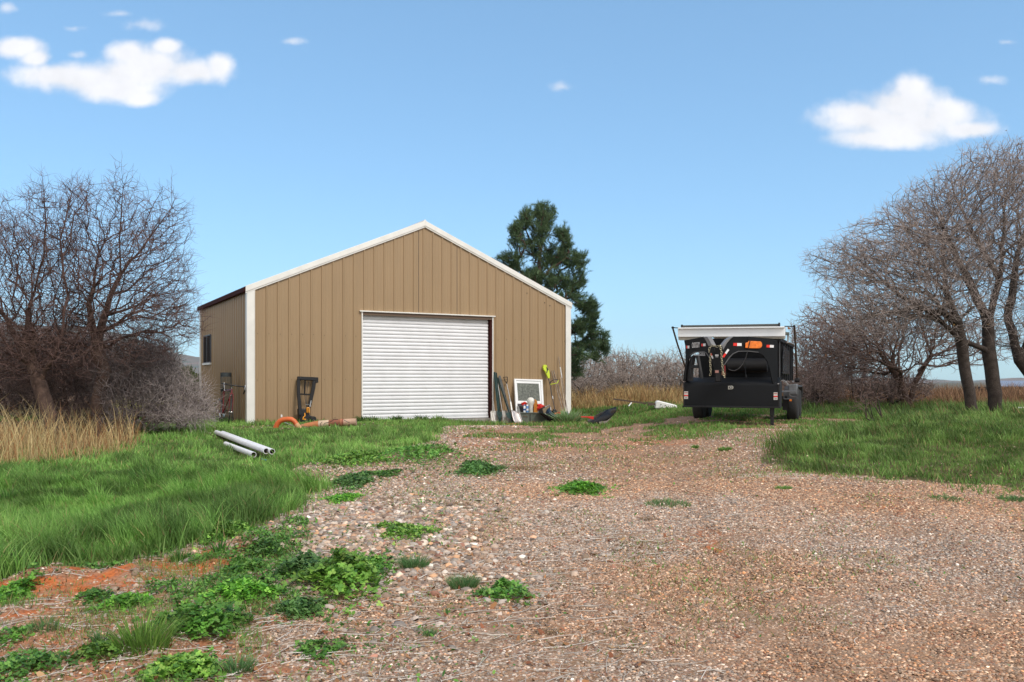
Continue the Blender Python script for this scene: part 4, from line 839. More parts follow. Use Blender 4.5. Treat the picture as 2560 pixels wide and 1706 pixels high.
A = wp(*c5(235, 412), .05); B = wp(*c5(440, 1150), .3); r = root('steel_strip', B, 'dark grey metal strip leaning between the green posts', 'strip'); m = MB(); strip(m, [B, A], .075, .004); m.build('strip', mat('dark grey sheet', (.07, .075, .075), .5, var=.2), r)
for (a, b, lb, rr_) in (((200, 560), (332, 1388), 'thin bare aluminium rod leaning in front of the green posts', .009), ((92, 790), (150, 1300), 'short grey rod leaning right beside the door trim', .008)):
    A = wp(*c5(*a), .05); B = wp(*c5(*b), .45); tag(MB().tube([B, A], rr_, 8).build('metal_rod', alum), lb, 'rod', 'metal rods by the door')
# pale boards and L-shaped trim
pale = mat('pale grey board', (.56, .54, .49), .7, col2=(.42, .40, .36), mixscale=5)
for (x0, x1, y0, y1, off, lb) in ((58, 210, 1135, 1392, .30, 'pale grey board standing low beside the door jamb'), (300, 415, 1130, 1385, .25, 'pale grey board standing low behind the green posts')):
    A, B, C_, D_ = wp(*c5(x0, y0), off-.06), wp(*c5(x1, y0), off-.06), wp(*c5(x1, y1), off), wp(*c5(x0, y1), off); tag(MB().prism([A, B, C_, D_], ey3*.018).build('wooden_board', pale), lb, 'board', 'pale boards by the door')
for (P, lb) in (([(58, 1165), (115, 1412), (175, 1405)], 'white L-shaped metal trim at the foot of the door jamb'), ([(100, 1180), (152, 1388)], 'short white metal trim leaning behind the L-shaped one')):
    m = MB(); strip(m, [wp(*c5(x, y), .42+.02*i) for i, (x, y) in enumerate(P)], .035, .01); tag(m.build('metal_trim', white), lb, 'trim')
# scoop shovel
sh = root('scoop_shovel', gfoot(*c5(690, 1430), 1.06), 'aluminium scoop shovel with a black D grip leaning by the window frame', 'shovel')
A = wp(*c5(385, 580), .12); B = wp(*c5(468, 960), .62); C_ = wp(*c5(492, 1130), .82)
MB().tube([B, A], .016, 10).build('handle', alum, sh, smooth=True); MB().tube([B+(A-B)*.02, C_], [.022, .026], 10).build('socket', white, sh, smooth=True)
MB().tube([wp(*c5(x, y), .09) for x, y in ((385, 575), (350, 510), (318, 440), (400, 436), (402, 505), (385, 575))], [.014, .011, .013, .013, .011, .014], 8).build('grip', black, sh, smooth=True)
m = MB(); rows = [((470, 1120), (560, 1140), .84), ((490, 1160), (655, 1170), .92), ((505, 1250), (682, 1260), .97), ((530, 1330), (712, 1345), 1.02), ((560, 1385), (742, 1420), 1.06)]; V = []
for i, (a, b, off) in enumerate(rows):
    for k in range(7):
        t = k/6; x = a[0]+(b[0]-a[0])*t; y = a[1]+(b[1]-a[1])*t; V.append(wp(*c5(x, y), off-.07*(1-(2*t-1)**4)*(1 if i else .3)+.02*(i == 4)))
m.add(V, [(i*7+k, i*7+k+1, (i+1)*7+k+1, (i+1)*7+k) for i in range(4) for k in range(6)]); m.build('blade', mat('scuffed aluminium', (.55, .51, .50), .45, metal=.45, var=.18, vscale=7, bump=.3, bscale=30), sh, smooth=True, solid=.004)
# leaning white window
wf = root('old_window', gfoot(1322, 1050, .4), 'white framed window sash leaning against the garage behind the bottles', 'window')
def leanp(x, y): p = c5(x, y); return wp(p[0], p[1], .06+.42*(p[1]-945)/105)
nrm = np.cross(leanp(1125, 490)-leanp(540, 475), leanp(570, 1400)-leanp(540, 475)); nrm /= np.linalg.norm(nrm); nrm = nrm if np.dot(nrm, ey3) > 0 else -nrm
def quadframe(outer, inner, m_, nm, t, dz=0):
    m = MB(); n = 4
    for i in range(n):
        j = (i+1) % n; m.prism([outer[i]-nrm*dz, outer[j]-nrm*dz, inner[j]-nrm*dz, inner[i]-nrm*dz], nrm*t)
    return m.build(nm, m_, wf, bevel=.003)
O = [leanp(*p) for p in ((540, 475), (1122, 492), (1165, 1300), (585, 1290))]; I1 = [leanp(*p) for p in ((575, 508), (1085, 525), (1120, 1270), (620, 1262))]; I2 = [leanp(*p) for p in ((600, 562), (1050, 575), (1078, 932), (625, 925))]
wht = mat('white vinyl', (.78, .79, .80), .35, var=.05, vscale=5)
quadframe(O, I1, wht, 'frame', .06, .012); O2 = [leanp(*p) for p in ((577, 510), (1083, 527), (1105, 990), (603, 985))]; quadframe(O2, I2, wht, 'sash', .035, -.008)
m = MB(); m.prism([p+nrm*.02 for p in I2], nrm*.005); m.build('pane', mat('dusty window glass', (.10, .11, .09), .08, spec=.9, var=.5, vscale=18), wf)
m = MB(); m.prism([leanp(*p)+nrm*.02 for p in ((610, 992), (1103, 996), (1118, 1265), (622, 1258))], nrm*.005); m.build('pane', mat('dark screen', (.05, .05, .055), .5), wf)
# grey-green metal tank
tk = root('metal_tank', gfoot(*c5(950, 1430), .78), 'low grey green metal chest under the white window', 'chest')
tkm = mat('chipped grey green paint', (.085, .105, .085), .6, col2=(.13, .145, .125), mixscale=5, var=.2, bump=.2)
P = [wp(*c5(x, y), .82) for x, y in ((668, 1185), (1300, 1185), (1300, 1440), (668, 1432))]
m = MB(); m.prism(P, ey3*.38); 
m.build('body', tkm, tk, bevel=.008)
m = MB(); m.prism([wp(*c5(x, y), .845) for x, y in ((655, 1170), (1312, 1172), (1312, 1192), (655, 1190))], ey3*.42); m.build('lid', tkm, tk, bevel=.005)
m = MB(); m.prism([wp(*c5(x, y), .835) for x, y in ((866, 1196), (878, 1196), (878, 1430), (866, 1430))], ey3*.012); m.build('rib', mat('dark seam', (.03, .035, .03), .7), tk)
m = MB(); m.tube([wp(*c5(x, y), .84) for x, y in ((890, 1420), (905, 1365), (950, 1345), (985, 1370), (990, 1415))], .008, 6); m.build('handle', mat('rust', (.16, .07, .04), .9), tk)
m = MB(); m.tube([wp(*c5(x, y), .84) for x, y in ((722, 1248), (805, 1250), (803, 1275))], .006, 6); m.build('latch', mat('rust', (.16, .07, .04), .9), tk)
# cans and jugs on the chest
def top(x, y, off=.7): return wp(*c5(x, y), off)
S5 = 27.3/FP/8.254           # metres per crop pixel here
def can(xc, yt, yb, w, body, cap, lb, name='spray_can', off=.72, band=None):
    b = top(xc, yb, off); h = (yb-yt)*S5; r_ = root(name, b, lb, 'can'); r = w/2*S5
    MB().lathe(b, (0, 0, 1), [(0, r*.96), (.006, r), (h*.78, r), (h*.84, r*.8)], 20).build('can_body', body, r_, smooth=True)
    MB().lathe(b+W(0, 0, h*.8), (0, 0, 1), [(0, r*.82), (h*.17, r*.8), (h*.2, r*.62)], 16).build('cap', cap, r_, smooth=True)
    if band is not None: MB().lathe(b+W(0, 0, h*.3), (0, 0, 1), [(0, r*1.015), (h*.22, r*1.015)], 20).build('label_band', band, r_, smooth=True)
blue = mat('blue paint', (.03, .10, .32), .35); lblue = mat('light blue paint', (.12, .26, .52), .35); redc = mat('red plastic', (.62, .03, .02), .45, var=.1)
can(752, 1015, 1178, 44, wht, lblue, 'white spray can on the grey green chest, leftmost', band=blue); can(810, 1012, 1182, 50, lblue, wht, 'light blue spray can on the chest beside the white one', band=wht)
jg = root('white_jug', top(880, 1175, .7), 'tall white plastic jug with a bulging top on the chest', 'jug'); b = top(882, 1176, .7)
m = MB(); m.lathe(b, (0, 0, 1), [(0, .055), (.01, .066), (.20, .066), (.235, .078), (.30, .105), (.36, .112), (.42, .10), (.455, .07), (.47, .03)], 20); m.build('body', mat('stained white plastic', (.72, .71, .66), .5, var=.18, vscale=14, bump=.3, bscale=25), jg, smooth=True)
MB().tube([top(850, 985, .62), top(838, 960, .58), top(862, 930, .58), top(905, 945, .58), top(890, 985, .62)], .012, 8).build('handle', mat('grey plastic', (.35, .34, .31), .6), jg, smooth=True)
MB().lathe(top(905, 1000, .6), -ey3, [(0, .014), (.02, .014)], 10).build('knob', black, jg)
oj = root('orange_jug', top(985, 1178, .7), 'amber orange oil jug with a loop handle on the chest', 'jug'); om = mat('amber plastic', (.50, .20, .035), .4, var=.12)
P = [top(x, y, .66) for x, y in ((948, 1178), (1030, 1180), (1028, 1000), (1015, 930), (985, 905), (950, 900), (928, 915), (925, 935), (945, 925), (962, 920), (972, 945), (962, 960), (945, 985), (946, 1080))]
MB().prism(P, ey3*.09).build('body', om, oj, bevel=.012); MB().lathe(top(936, 1075, .64), (0, 0, 1), [(0, .012), (.03, .012)], 10).build('cap', black, oj)
def crumple(name, lb, cen, sx, sz, m_, cat, seed, off):
    r2 = np.random.default_rng(seed); mb = MB(); b = top(*cen, off); nu, nv = 16, 9; V = []
    for j in range(nv+1):
        for i in range(nu):
            a = 2*math.pi*i/nu; p = math.pi*j/nv; rr = 1+.3*r2.normal(); V.append(b+ex3*sx*rr*math.sin(p)*math.cos(a)+ey3*.09*rr*math.sin(p)*math.sin(a)+ez3*sz*math.cos(p)*(1+.15*r2.normal()))
    F = [(j*nu+i, j*nu+(i+1) % nu, (j+1)*nu+(i+1) % nu, (j+1)*nu+i) for j in range(nv) for i in range(nu)]; mb.add(V, F); return tag(mb.build(name, m_), lb, cat)
crumple('red_cloth', 'crumpled bright red cloth right of the orange jug', (1075, 1065), .13, .10, redc, 'cloth', 3, .66); crumple('red_cloth', 'crumpled red cloth behind the spray cans', (752, 992), .085, .06, redc, 'cloth', 5, .5)
# grey hand tool behind the cans
tag(MB().prism([wp(*c5(x, y), .6) for x, y in ((598, 1040), (640, 1045), (672, 1180), (610, 1170))], ey3*.02).build('metal_plate', alum), 'small grey metal plate standing between shovel and chest', 'plate')
# string trimmer
tr = root('string_trimmer', gfoot(*c5(1378, 1150), .55), 'yellow green string trimmer leaning against the tan wall', 'trimmer'); ymat = mat('lime yellow plastic', (.50, .62, .02), .4, var=.06)
tp = lambda x, y: wp(*c5(x, y), .07+.45*max(0, (y-200))/950)
MB().prism([tp(*p)-ey3*.03 for p in ((1138, 205), (1165, 182), (1200, 190), (1222, 245), (1252, 290), (1270, 400), (1268, 462), (1240, 470), (1215, 420), (1178, 330), (1145, 290), (1133, 245))], ey3*.07).build('motor_housing', ymat, tr, bevel=.012)
MB().prism([tp(*p)-ey3*.04 for p in ((1192, 232), (1210, 238), (1240, 290), (1222, 300), (1205, 360), (1192, 350), (1202, 290))], ey3*.012).build('trigger_grip', black, tr, bevel=.003)
MB().tube([tp(1246, 455), tp(1282, 610), tp(1312, 790), tp(1376, 1090)], .013, 8).build('shaft', mat('dark grey tube', (.05, .05, .055), .35), tr, smooth=True)
MB().tube([tp(1328, 830), tp(1338, 890)], .017, 8).build('collar', wht, tr, smooth=True)
MB().tube([tp(1272, 600)-ey3*.02, tp(1272, 540)-ey3*.04, tp(1310, 500)-ey3*.09, tp(1370, 488)-ey3*.12, tp(1412, 505)-ey3*.12], .013, 8).build('upper_grip', black, tr, smooth=True)
MB().tube([tp(1412, 505)-ey3*.12, tp(1390, 560)-ey3*.12, tp(1330, 575)-ey3*.09, tp(1275, 590)-ey3*.03], .013, 8).build('lower_grip', ymat, tr, smooth=True)
MB().lathe(tp(1370, 1160), ez3, [(0, .035), (.03, .055), (.07, .05), (.10, .025)], 16).build('cutting_head', black, tr, smooth=True)
MB().prism([tp(1325, 1135)-ey3*.06, tp(1400, 1120)-ey3*.06, tp(1415, 1165)-ey3*.06, tp(1330, 1185)-ey3*.06], ey3*.12).build('guard', black, tr, bevel=.01)
# wooden handled tools, right end of the wall
def htool(name, lb, cat, top_, bot, rad=.016, head=None, wrap=None, m_=None, offs=(.05, .45)):
    A = wp(*c5(*top_), offs[0]); B = wp(*c5(*bot), offs[1]); r_ = root(name, B, lb, cat, 'long handled tools at the right end of the wall'); MB().tube([B, A], rad, 8).build('handle', m_ or woodh, r_, smooth=True)
    d = (B-A)/np.linalg.norm(B-A); s = ex3-d*np.dot(ex3, d); s /= np.linalg.norm(s); n = np.cross(s, d)
    if head == 'rake':
        m = MB(); c = B; m.tube([c-s*.16, c+s*.16], .008, 6)
        for k in range(10): q = c-s*.15+s*.3*k/9; m.tube([q, q+d*.05-n*.03], .004, 5)
        m.build('rake_head', mat('rusty iron', (.09, .06, .05), .8), r_)
    if head == 'hoe': m = MB(); m.tube([B, B+d*.06, B+d*.08+n*.05], .009, 6); m.cbox(B+d*.10, .12, .07, .005, s, d, n); m.build('hoe_blade', mat('rusty iron', (.09, .06, .05), .8), r_)
    if head == 'spade':
        m = MB(); V = [B+s*x+d*y+n*z for x, y, z in ((-.09, 0, 0), (0, 0, .02), (.09, 0, 0), (-.10, .12, 0), (0, .12, .03), (.10, .12, 0), (-.06, .22, .01), (0, .22, .03), (.06, .22, .01), (0, .28, .02))]; m.add(V, [(0, 1, 4, 3), (1, 2, 5, 4), (3, 4, 7, 6), (4, 5, 8, 7), (6, 7, 9), (7, 8, 9)]); m.build('spade_blade', alum, r_, smooth=True, solid=.004)
    if wrap:
        a = (wrap[0]-top_[1])/(bot[1]-top_[1]); b = (wrap[1]-top_[1])/(bot[1]-top_[1]); MB().tube([A+(B-A)*a, A+(B-A)*(a+b)/2, A+(B-A)*b], [rad*1.35, rad*1.5, rad*1.3], 10).build('tape_wrap', mat('torn white tape', (.72, .72, .72), .5, var=.25, vscale=30, bump=.6, bscale=70), r_, smooth=True)
htool('garden_rake', 'weathered wooden handled rake right of the string trimmer', 'rake', (1352, 300), (1612, 1205), head='rake')
htool('garden_hoe', 'weathered wooden handled hoe directly right of the string trimmer', 'hoe', (1312, 305), (1555, 1190), head='hoe')
htool('long_pole', 'thin pole wrapped with torn white tape beside the corner trim', 'pole', (1455, 20), (1655, 1245), rad=.012, wrap=(235, 455))
htool('garden_spade', 'slim light handled spade leaning beside the corner trim', 'spade', (1500, 440), (1600, 1150), rad=.013, head='spade', m_=mat('pale ash wood', (.50, .42, .33), .7, var=.12))
# black curved bumper cover by the wall, basket with red net, cord
def shell(name, lb, cat, rows, m_, f, inner=None, th=.012):
    """rows: lists of pixel points with distances in front of the wall"""
    m = MB(); n = len(rows[0]); V = [f(x, y, o) for r_ in rows for (x, y, o) in r_]
    m.add(V, [(i*n+k, i*n+k+1, (i+1)*n+k+1, (i+1)*n+k) for i in range(len(rows)-1) for k in range(n-1)])
    r_ = root(name, f(*rows[-1][n//2]), lb, cat); o = m.build('shell', m_, r_, smooth=True, solid=th); s_ = o.modifiers.new('smooth', 'SUBSURF'); s_.levels = 2; s_.render_levels = 2; return r_
gblack = mat('glossy black plastic', (.006, .006, .007), .2, spec=.3)
f5 = lambda x, y, o: wp(*c5(x, y), o)
bp_ = shell('bumper_cover', 'glossy black and tan curved bumper cover propped against the chest', 'bumper',
      [[(1035, 1112, .95), (1110, 1062, .98), (1200, 1030, .95), (1278, 1008, .85)], [(1050, 1170, 1.05), (1130, 1130, 1.15), (1215, 1090, 1.1), (1285, 1060, .9)], [(1100, 1230, 1.1), (1175, 1200, 1.22), (1250, 1165, 1.15), (1300, 1150, .95)],
       [(1190, 1300, 1.15), (1255, 1260, 1.27), (1330, 1215, 1.2), (1390, 1205, 1.0)], [(1300, 1385, 1.2), (1370, 1350, 1.3), (1430, 1300, 1.25), (1490, 1275, 1.05)], [(1400, 1425, 1.2), (1450, 1415, 1.28), (1500, 1380, 1.22), (1530, 1340, 1.05)]], gblack, f5)
MB().prism([f5(x, y, 1.19) for x, y in ((1128, 1100), (1268, 1030), (1272, 1060), (1215, 1105), (1180, 1180), (1150, 1180))], ey3*.02).build('panel', mat('tan plastic', (.25, .19, .12), .4), bp_)
MB().tube([f5(x, y, o) for x, y, o in ((1125, 1092, 1.0), (1200, 1045, 1.0), (1278, 1010, .88), (1290, 1060, .92), (1300, 1120, .98))], .008, 6).build('rim', alum, bp_, smooth=True)
bk = root('wire_basket', f5(1450, 1270, .7), 'black wire basket holding orange red netting at the wall foot', 'basket'); m = MB()
for z in (1160, 1210, 1262): m.tube([f5(1345, z, .78), f5(1530, z+8, .78), f5(1540, z+5, .55), f5(1355, z-5, .55)], .005, 5, closed=True)
for k in range(7): x = 1345+185*k/6; m.tube([f5(x, 1160+k, .78), f5(x, 1265+k, .78)], .004, 5)
m.build('wire_frame', black, bk); crumple('red_netting', 'orange red netting stuffed in the wire basket', (1445, 1215), .13, .07, mat('orange red net', (.60, .10, .04), .6, var=.3, vscale=30), 'netting', 9, .67)
m = MB(); rg = np.random.default_rng(2)
for k in range(7):
    c = f5(270+34*k+rg.uniform(-10, 10), 1425-9*k, 1.15); c[2] = float(gz(c[0], c[1]))+.02+.008*k; rad = rg.uniform(.10, .2); m.tube([c+W(rad*math.cos(t)*1.3, rad*math.sin(t)*.8, .015*math.sin(3*t+k)) for t in np.linspace(0, 6.28, 26)], .011, 6, cap=False)
tag(m.build('extension_cord', mat('orange cord', (.70, .16, .03), .5, var=.12), smooth=True), 'loosely coiled orange extension cord below the green posts', 'cord')
# ---------------------------------------------------------------- black curved sled shell right of the corner
g2 = lambda x, y, Y_: pt(*c2(x, y), Y_)
YB = 24.6
r_ = root('bumper_cover', g2(1880, 1080, YB), 'glossy black bumper cover lying in the grass right of the garage corner', 'bumper')
rows = [[(2128, 790), (2128, 840), (2122, 880), (2105, 900)], [(2040, 832), (2060, 900), (2070, 940), (2050, 960)], [(1940, 862), (1960, 950), (1985, 1000), (1975, 1025)], [(1840, 915), (1850, 985), (1870, 1040), (1880, 1078)], [(1780, 955), (1785, 1005), (1800, 1045), (1820, 1072)], [(1690, 1000), (1695, 1030), (1705, 1060), (1720, 1080)]]
V = [g2(x, y, YB+(.28 if k == 0 else (.0 if k == 1 else (-.12 if k == 2 else .02)))) for r in rows for k, (x, y) in enumerate(r)]
m = MB(); m.add(V, [(i*4+k, i*4+k+1, (i+1)*4+k+1, (i+1)*4+k) for i in range(5) for k in range(3)]); o = m.build('shell', gblack, r_, smooth=True, solid=.012); q = o.modifiers.new('smooth', 'SUBSURF'); q.levels = 2; q.render_levels = 2
MB().prism([g2(x, y, YB-.16) for x, y in ((1868, 1030), (1985, 1012), (2060, 960), (2045, 975), (1980, 1045), (1875, 1082))], W(0, .02, 0)).build('lower_trim', mat('grey plastic trim', (.28, .24, .21), .5), r_)
m = MB(); m.tube([g2(1820, 885, YB+.2), g2(1900, 880, YB+.2)], .008, 6); m.tube([g2(1870, 895, YB+.2), g2(1900, 860, YB+.2), g2(1990, 850, YB+.25)], .008, 6); m.build('bracket', black, r_)
m = MB(); m.prism([g2(x, y, YB-.1) for x, y in ((1600, 948), (1790, 950), (1788, 995), (1740, 985), (1690, 968), (1605, 966))], W(0, .05, 0)); tag(m.build('red_bar', redc, bevel=.006), 'red plastic bar lying against the black bumper cover', 'bar')
# white tub lid and boards beyond
c8 = lambda x, y: (1510+x/11.2, 960+y/11.2); YW = 28.2
wb = root('white_canopy', pt(*c8(1750, 720), YW), 'long white moulded plastic cover lying tilted in the dry grass', 'cover')
m = MB(); m.prism([pt(*c8(x, y), YW) for x, y in ((1432, 680), (1440, 560), (1462, 500), (1510, 474), (1560, 480), (2000, 592), (2050, 615), (2072, 690), (2082, 742), (1900, 720), (1640, 690))], W(.05, .5, 0)); m.build('cover', mat('white fibreglass', (.80, .80, .79), .4, var=.05, vscale=3), wb, bevel=.03)
m = MB(); m.prism([pt(*c8(x, y), YW-.03) for x, y in ((1432, 660), (1700, 690), (2080, 735), (2078, 752), (1700, 712), (1432, 684))], W(0, .04, 0)); m.build('rim', mat('grey edge', (.38, .38, .38), .6), wb, bevel=.005)
for a, b in ((1595, 580), (1715, 605)): MB().cbox(pt(*c8(a, b), YW-.01), .022, .02, .035).build('slot', black, wb)
bd = mat('dark weathered board', (.085, .06, .045), .9, var=.2)
for (a, b, c_, d_, w_, lb) in ((278, 450, 1180, 570, .05, 'long dark weathered board propped in the dry grass'), (1210, 555, 1440, 575, .05, 'dark board end sticking out from the white cover, upper'), (1240, 610, 1440, 600, .05, 'dark board end sticking out from the white cover, lower')):
    A = pt(*c8(a, b), YW-.3); B = pt(*c8(c_, d_), YW-.1); m = MB(); m.box(A, B-A, W(0, .12, 0), W(0, 0, w_)); tag(m.build('wooden_board', bd), lb, 'board', 'dark boards in the dry grass')
A = pt(*c8(690, 625), YW-.4); B = pt(*c8(770, 530), YW-.3); tag(MB().tube([A, B], .02, 6).build('white_stick', wht), 'short white stick leaning on the long dark board', 'stick')
# ---------------------------------------------------------------- upright machine left of the door
mc = root('garden_machine', gfoot(*c4(620, 1235), .45), 'black wheeled garden machine with a V-shaped frame and orange lever standing by the wall', 'machine')
mp_ = lambda x, y, o=None: wp(*c4(x, y), (.12+.3*(y-150)/1000) if o is None else o)
bs = mat('black painted steel', (.006, .006, .007), .5, spec=.2)
def bar(pts, w, t, nm, m_=None, par=mc):
    m = MB(); strip(m, [mp_(*p) for p in pts], w, t); return m.build(nm, m_ or bs, par, bevel=.004)
S4 = 23.7/FP/9.8
bar([(425, 158), (930, 182)], 80*S4, .07, 'top_bar'); bar([(450, 190), (455, 560), (500, 1060)], 78*S4, .05, 'left_rail'); bar([(845, 220), (800, 480), (715, 860)], 82*S4, .05, 'right_rail'); bar([(480, 545), (760, 560)], 34*S4, .03, 'crossbar')
bar([(880, 200), (905, 268)], 70*S4, .06, 'hinge_block')
MB().tube([mp_(618, 215), mp_(605, 380), mp_(600, 545)], .022, 8).build('cylinder', bs, mc, smooth=True)
MB().tube([mp_(705, 230), mp_(668, 430), mp_(652, 620), mp_(650, 870)], .007, 6).build('cable', blackm, mc); MB().tube([mp_(610, 540), mp_(618, 660), mp_(640, 790)], .009, 6).build('cable', blackm, mc)
for a in (628, 675): MB().lathe(mp_(a, 802)-ey3*.03, -ey3, [(0, .011), (.02, .011)], 10).build('bolt', alum, mc)
m = MB(); m.prism([mp_(x, y, .36) for x, y in ((465, 910), (540, 900), (650, 905), (725, 1000), (735, 1070), (830, 1100), (835, 1215), (800, 1235), (490, 1235), (480, 1080))], ey3*.22); m.build('engine_body', mat('black casting', (.015, .015, .018), .5, bump=.4, bscale=18), mc, bevel=.02)
MB().lathe(mp_(785, 1165, .44), ex3*.3-ey3, [(0, .07), (.02, .085), (.09, .085), (.11, .07)], 20).build('wheel', blackm, mc, smooth=True)
om2 = mat('orange plastic', (.85, .34, .02), .4)
m = MB(); m.prism([mp_(x, y, .40) for x, y in ((655, 872), (722, 872), (735, 1000), (700, 1012), (658, 1005))], ey3*.05)
m.build('orange_grip', om2, mc, bevel=.01)
for k in range(4): m = MB(); m.cbox(mp_(692, 900+30*k, .405), 38*S4, .012, .012, ex3, ey3, ez3); m.build('grip_slot', black, mc)
MB().tube([mp_(606, 1010, .42), mp_(612, 1080, .44), mp_(575, 1110, .45), mp_(560, 1160, .45), mp_(630, 1168, .45)], [.014, .016, .016, .018, .020], 8).build('lever', om2, mc, smooth=True)
d_ = mp_(752, 700, .2)-mp_(722, 850, .24); d_ /= np.linalg.norm(d_)
text_obj('lettering', 'BEMUDA', wht, mc, mp_(742, 775)-ey3*.034, d_, -ex3+d_*np.dot(ex3, d_), .045, .003, fit=155*S4)
# ---------------------------------------------------------------- orange bend, clay pipe, white strip
def grnd(px, py, dz=0): p = gy(px, py); p[2] += dz; return p
YO = 20.7
P = [(805, 800), (818, 740), (835, 700), (860, 672), (895, 658), (940, 652), (975, 655), (1000, 672), (1022, 700)]; Pw = [pt(*c1(x, y+8), YO) for x, y in P]; P2 = [pt(*c1(x, y+8), YO) for x, y in ((1022, 700), (1050, 740), (1075, 780), (1095, 815))]
og = root('pipe_bend', Pw[0], 'arched orange plastic pipe bend with a tan end standing in the grass', 'pipe')
MB().tube(Pw, 25*YO/FP/3.92, 18).build('bend', mat('faded orange plastic', (.62, .135, .035), .5, var=.12, vscale=5), og, smooth=True); MB().tube(P2, 27*YO/FP/3.92, 18).build('spigot', mat('tan plastic pipe', (.60, .32, .16), .6, var=.1), og, smooth=True)
MB().tube([pt(*c1(908, 690), YO+.3), pt(*c1(940, 705), YO+.2), pt(*c1(985, 722), YO+.2)], .009, 6).build('wire_end', alum, og); MB().lathe(pt(*c1(878, 640), YO), (0, 0, 1), [(0, .02), (.05, .02), (.06, .01)], 8).build('plug', wht, og)
YC = 21.7
segs = [((1075, 745), (1110, 738), 'faded orange', (.42, .20, .10), 34), ((1110, 738), (1245, 712), 'burnt orange', (.56, .21, .08), 38), ((1245, 712), (1345, 705), 'cream', (.60, .46, .33), 38), ((1345, 705), (1460, 697), 'red brown', (.26, .09, .05), 37), ((1460, 697), (1475, 696), 'orange ring', (.42, .17, .09), 41), ((1475, 696), (1490, 695), 'red ring', (.26, .08, .05), 38), ((1490, 695), (1610, 688), 'pinkish cream', (.52, .34, .24), 36)]
cp = root('clay_pipe', pt(*c1(1340, 760), YC), 'fat clay coloured pipe with cream and red brown bands lying by the wall', 'pipe'); 
for a, b, nm, cl, w_ in segs: MB().tube([pt(*c1(*a), YC), pt(*c1(*b), YC+.0)], w_*YC/FP/3.92, 20).build('pipe_section', mat('clay '+nm, cl, .65, col2=tuple(v*.75 for v in cl), mixscale=5, bump=.2), cp, smooth=True)
for PP_ in (((1265, 735), (1258, 705), (1275, 690)), ((1290, 722), (1300, 700), (1345, 690), (1385, 672)), ((1382, 662), (1432, 662)), ((1400, 690), (1415, 715), (1440, 745)), ((1490, 668), (1530, 690), (1545, 690)), ((1085, 735), (1120, 732), (1160, 740))):
    MB().tube([pt(*c1(x, y), YC-.23) for x, y in PP_], .008, 5).build('wire_clip', black, cp)
m = MB(); A = pt(*c1(1130, 778), 20.6); B = pt(*c1(1348, 735), 20.9); m.box(A, B-A, W(0, .10, 0), W(0, 0, -20*21.8/FP/3.92)); tag(m.build('white_strip', mat('printed white strip', (.74, .77, .82), .5, var=.12, vscale=12), bevel=.004), 'white printed plastic strip lying in front of the clay pipe', 'strip')
# white plastic drain pipes in the meadow
pv = mat('white drain pipe', (.80, .81, .84), .4, var=.06, vscale=6); pin = mat('brown dirty pipe inside', (.20, .13, .11), .8)
def drain(a, Ya, b, Yb, R_, lb, hz=.07):
    A = pt(*c1(*a), Ya); B = pt(*c1(*b), Yb); B[2] = max(B[2], float(gz(B[0], B[1]))+.05)
    r_ = root('drain_pipe', A, lb, 'pipe', 'white drain pipes in the grass'); d = A-B; d /= np.linalg.norm(d)
    u = np.cross(d, ez3); u /= np.linalg.norm(u); w = np.cross(u, d); V = []; k = 24
    for (c, rr) in ((B, R_), (A, R_), (A, R_*.84), (A-d*.6, R_*.84)):
        for j in range(k): t = 2*math.pi*j/k; V.append(c+rr*(math.cos(t)*u+math.sin(t)*w))
    F = [(i*k+j, i*k+(j+1) % k, (i+1)*k+(j+1) % k, (i+1)*k+j) for i in range(2) for j in range(k)]; MB().add(V[:3*k], F).build('pipe_wall', pv, r_, smooth=True)
    F = [(j, (j+1) % k, k+(j+1) % k, k+j) for j in range(k)]+[[k+j for j in range(k)]]; MB().add(V[2*k:], F).build('bore', pin, r_, smooth=True)
drain((728, 972), 14.1, (240, 832), 18.0, .049, 'white drain pipe with its open end left of its twin'); drain((786, 978), 14.05, (300, 845), 17.9, .047, 'white drain pipe with its open end rightmost'); drain((604, 1008), 13.9, (330, 905), 16.0, .045, 'shorter white drain pipe lying lowest, end sunk in the grass')
m = MB(); A = pt(*c1(300, 818), 18.2); B = pt(*c1(370, 832), 17.9); m.box(A, B-A, W(.05, .4, 0), W(0, 0, -.14)); tag(m.build('wooden_block', mat('fresh tan wood', (.45, .29, .15), .75, var=.15)), 'tan wooden block lying behind the white drain pipes', 'block')
tag(MB().tube([pt(*c1(x, y), 13.7) for x, y in ((682, 1048), (700, 1058), (728, 1062), (726, 1075), (700, 1072))], .012, 6).build('blue_strap', mat('blue strap', (.03, .20, .42), .5)), 'short blue strap below the drain pipe ends', 'strap')
# ---------------------------------------------------------------- red bicycle along the side wall
bf = W(.4898, -.8719, 0); side = W(-.8719, -.4898, 0)       # forward, away from the wall
lnv = -side*.14+ez3; lnv /= np.linalg.norm(lnv)             # leans onto the wall
F0 = pt(571, 1064, 22.73); F0[2] = float(gz(F0[0], F0[1])); WR = .335; rearC = W(-8.13, 23.52, 0); rearC[2] = float(gz(rearC[0], rearC[1]))
fwd = (F0-rearC); fwd[2] = 0; wb_ = np.linalg.norm(fwd); fwd /= wb_; fwd2 = fwd; fc = F0+lnv*WR; rc = fc-fwd*.98; rc[2] = rearC[2]+WR
bi = root('bicycle', F0, 'red road bicycle with black drop handlebars leaning on the side wall', 'bicycle')
bax = np.cross(fwd, lnv); bax /= np.linalg.norm(bax)
def bp3(f_, u_, s_=0): return fc+fwd*f_+lnv*u_+bax*s_        # bicycle frame: forward of front hub, up, sideways
redp = mat('dark red bicycle paint', (.16, .008, .012), .25, coat=.5); chrome = mat('bright metal', (.75, .75, .75), .2, metal=1.)
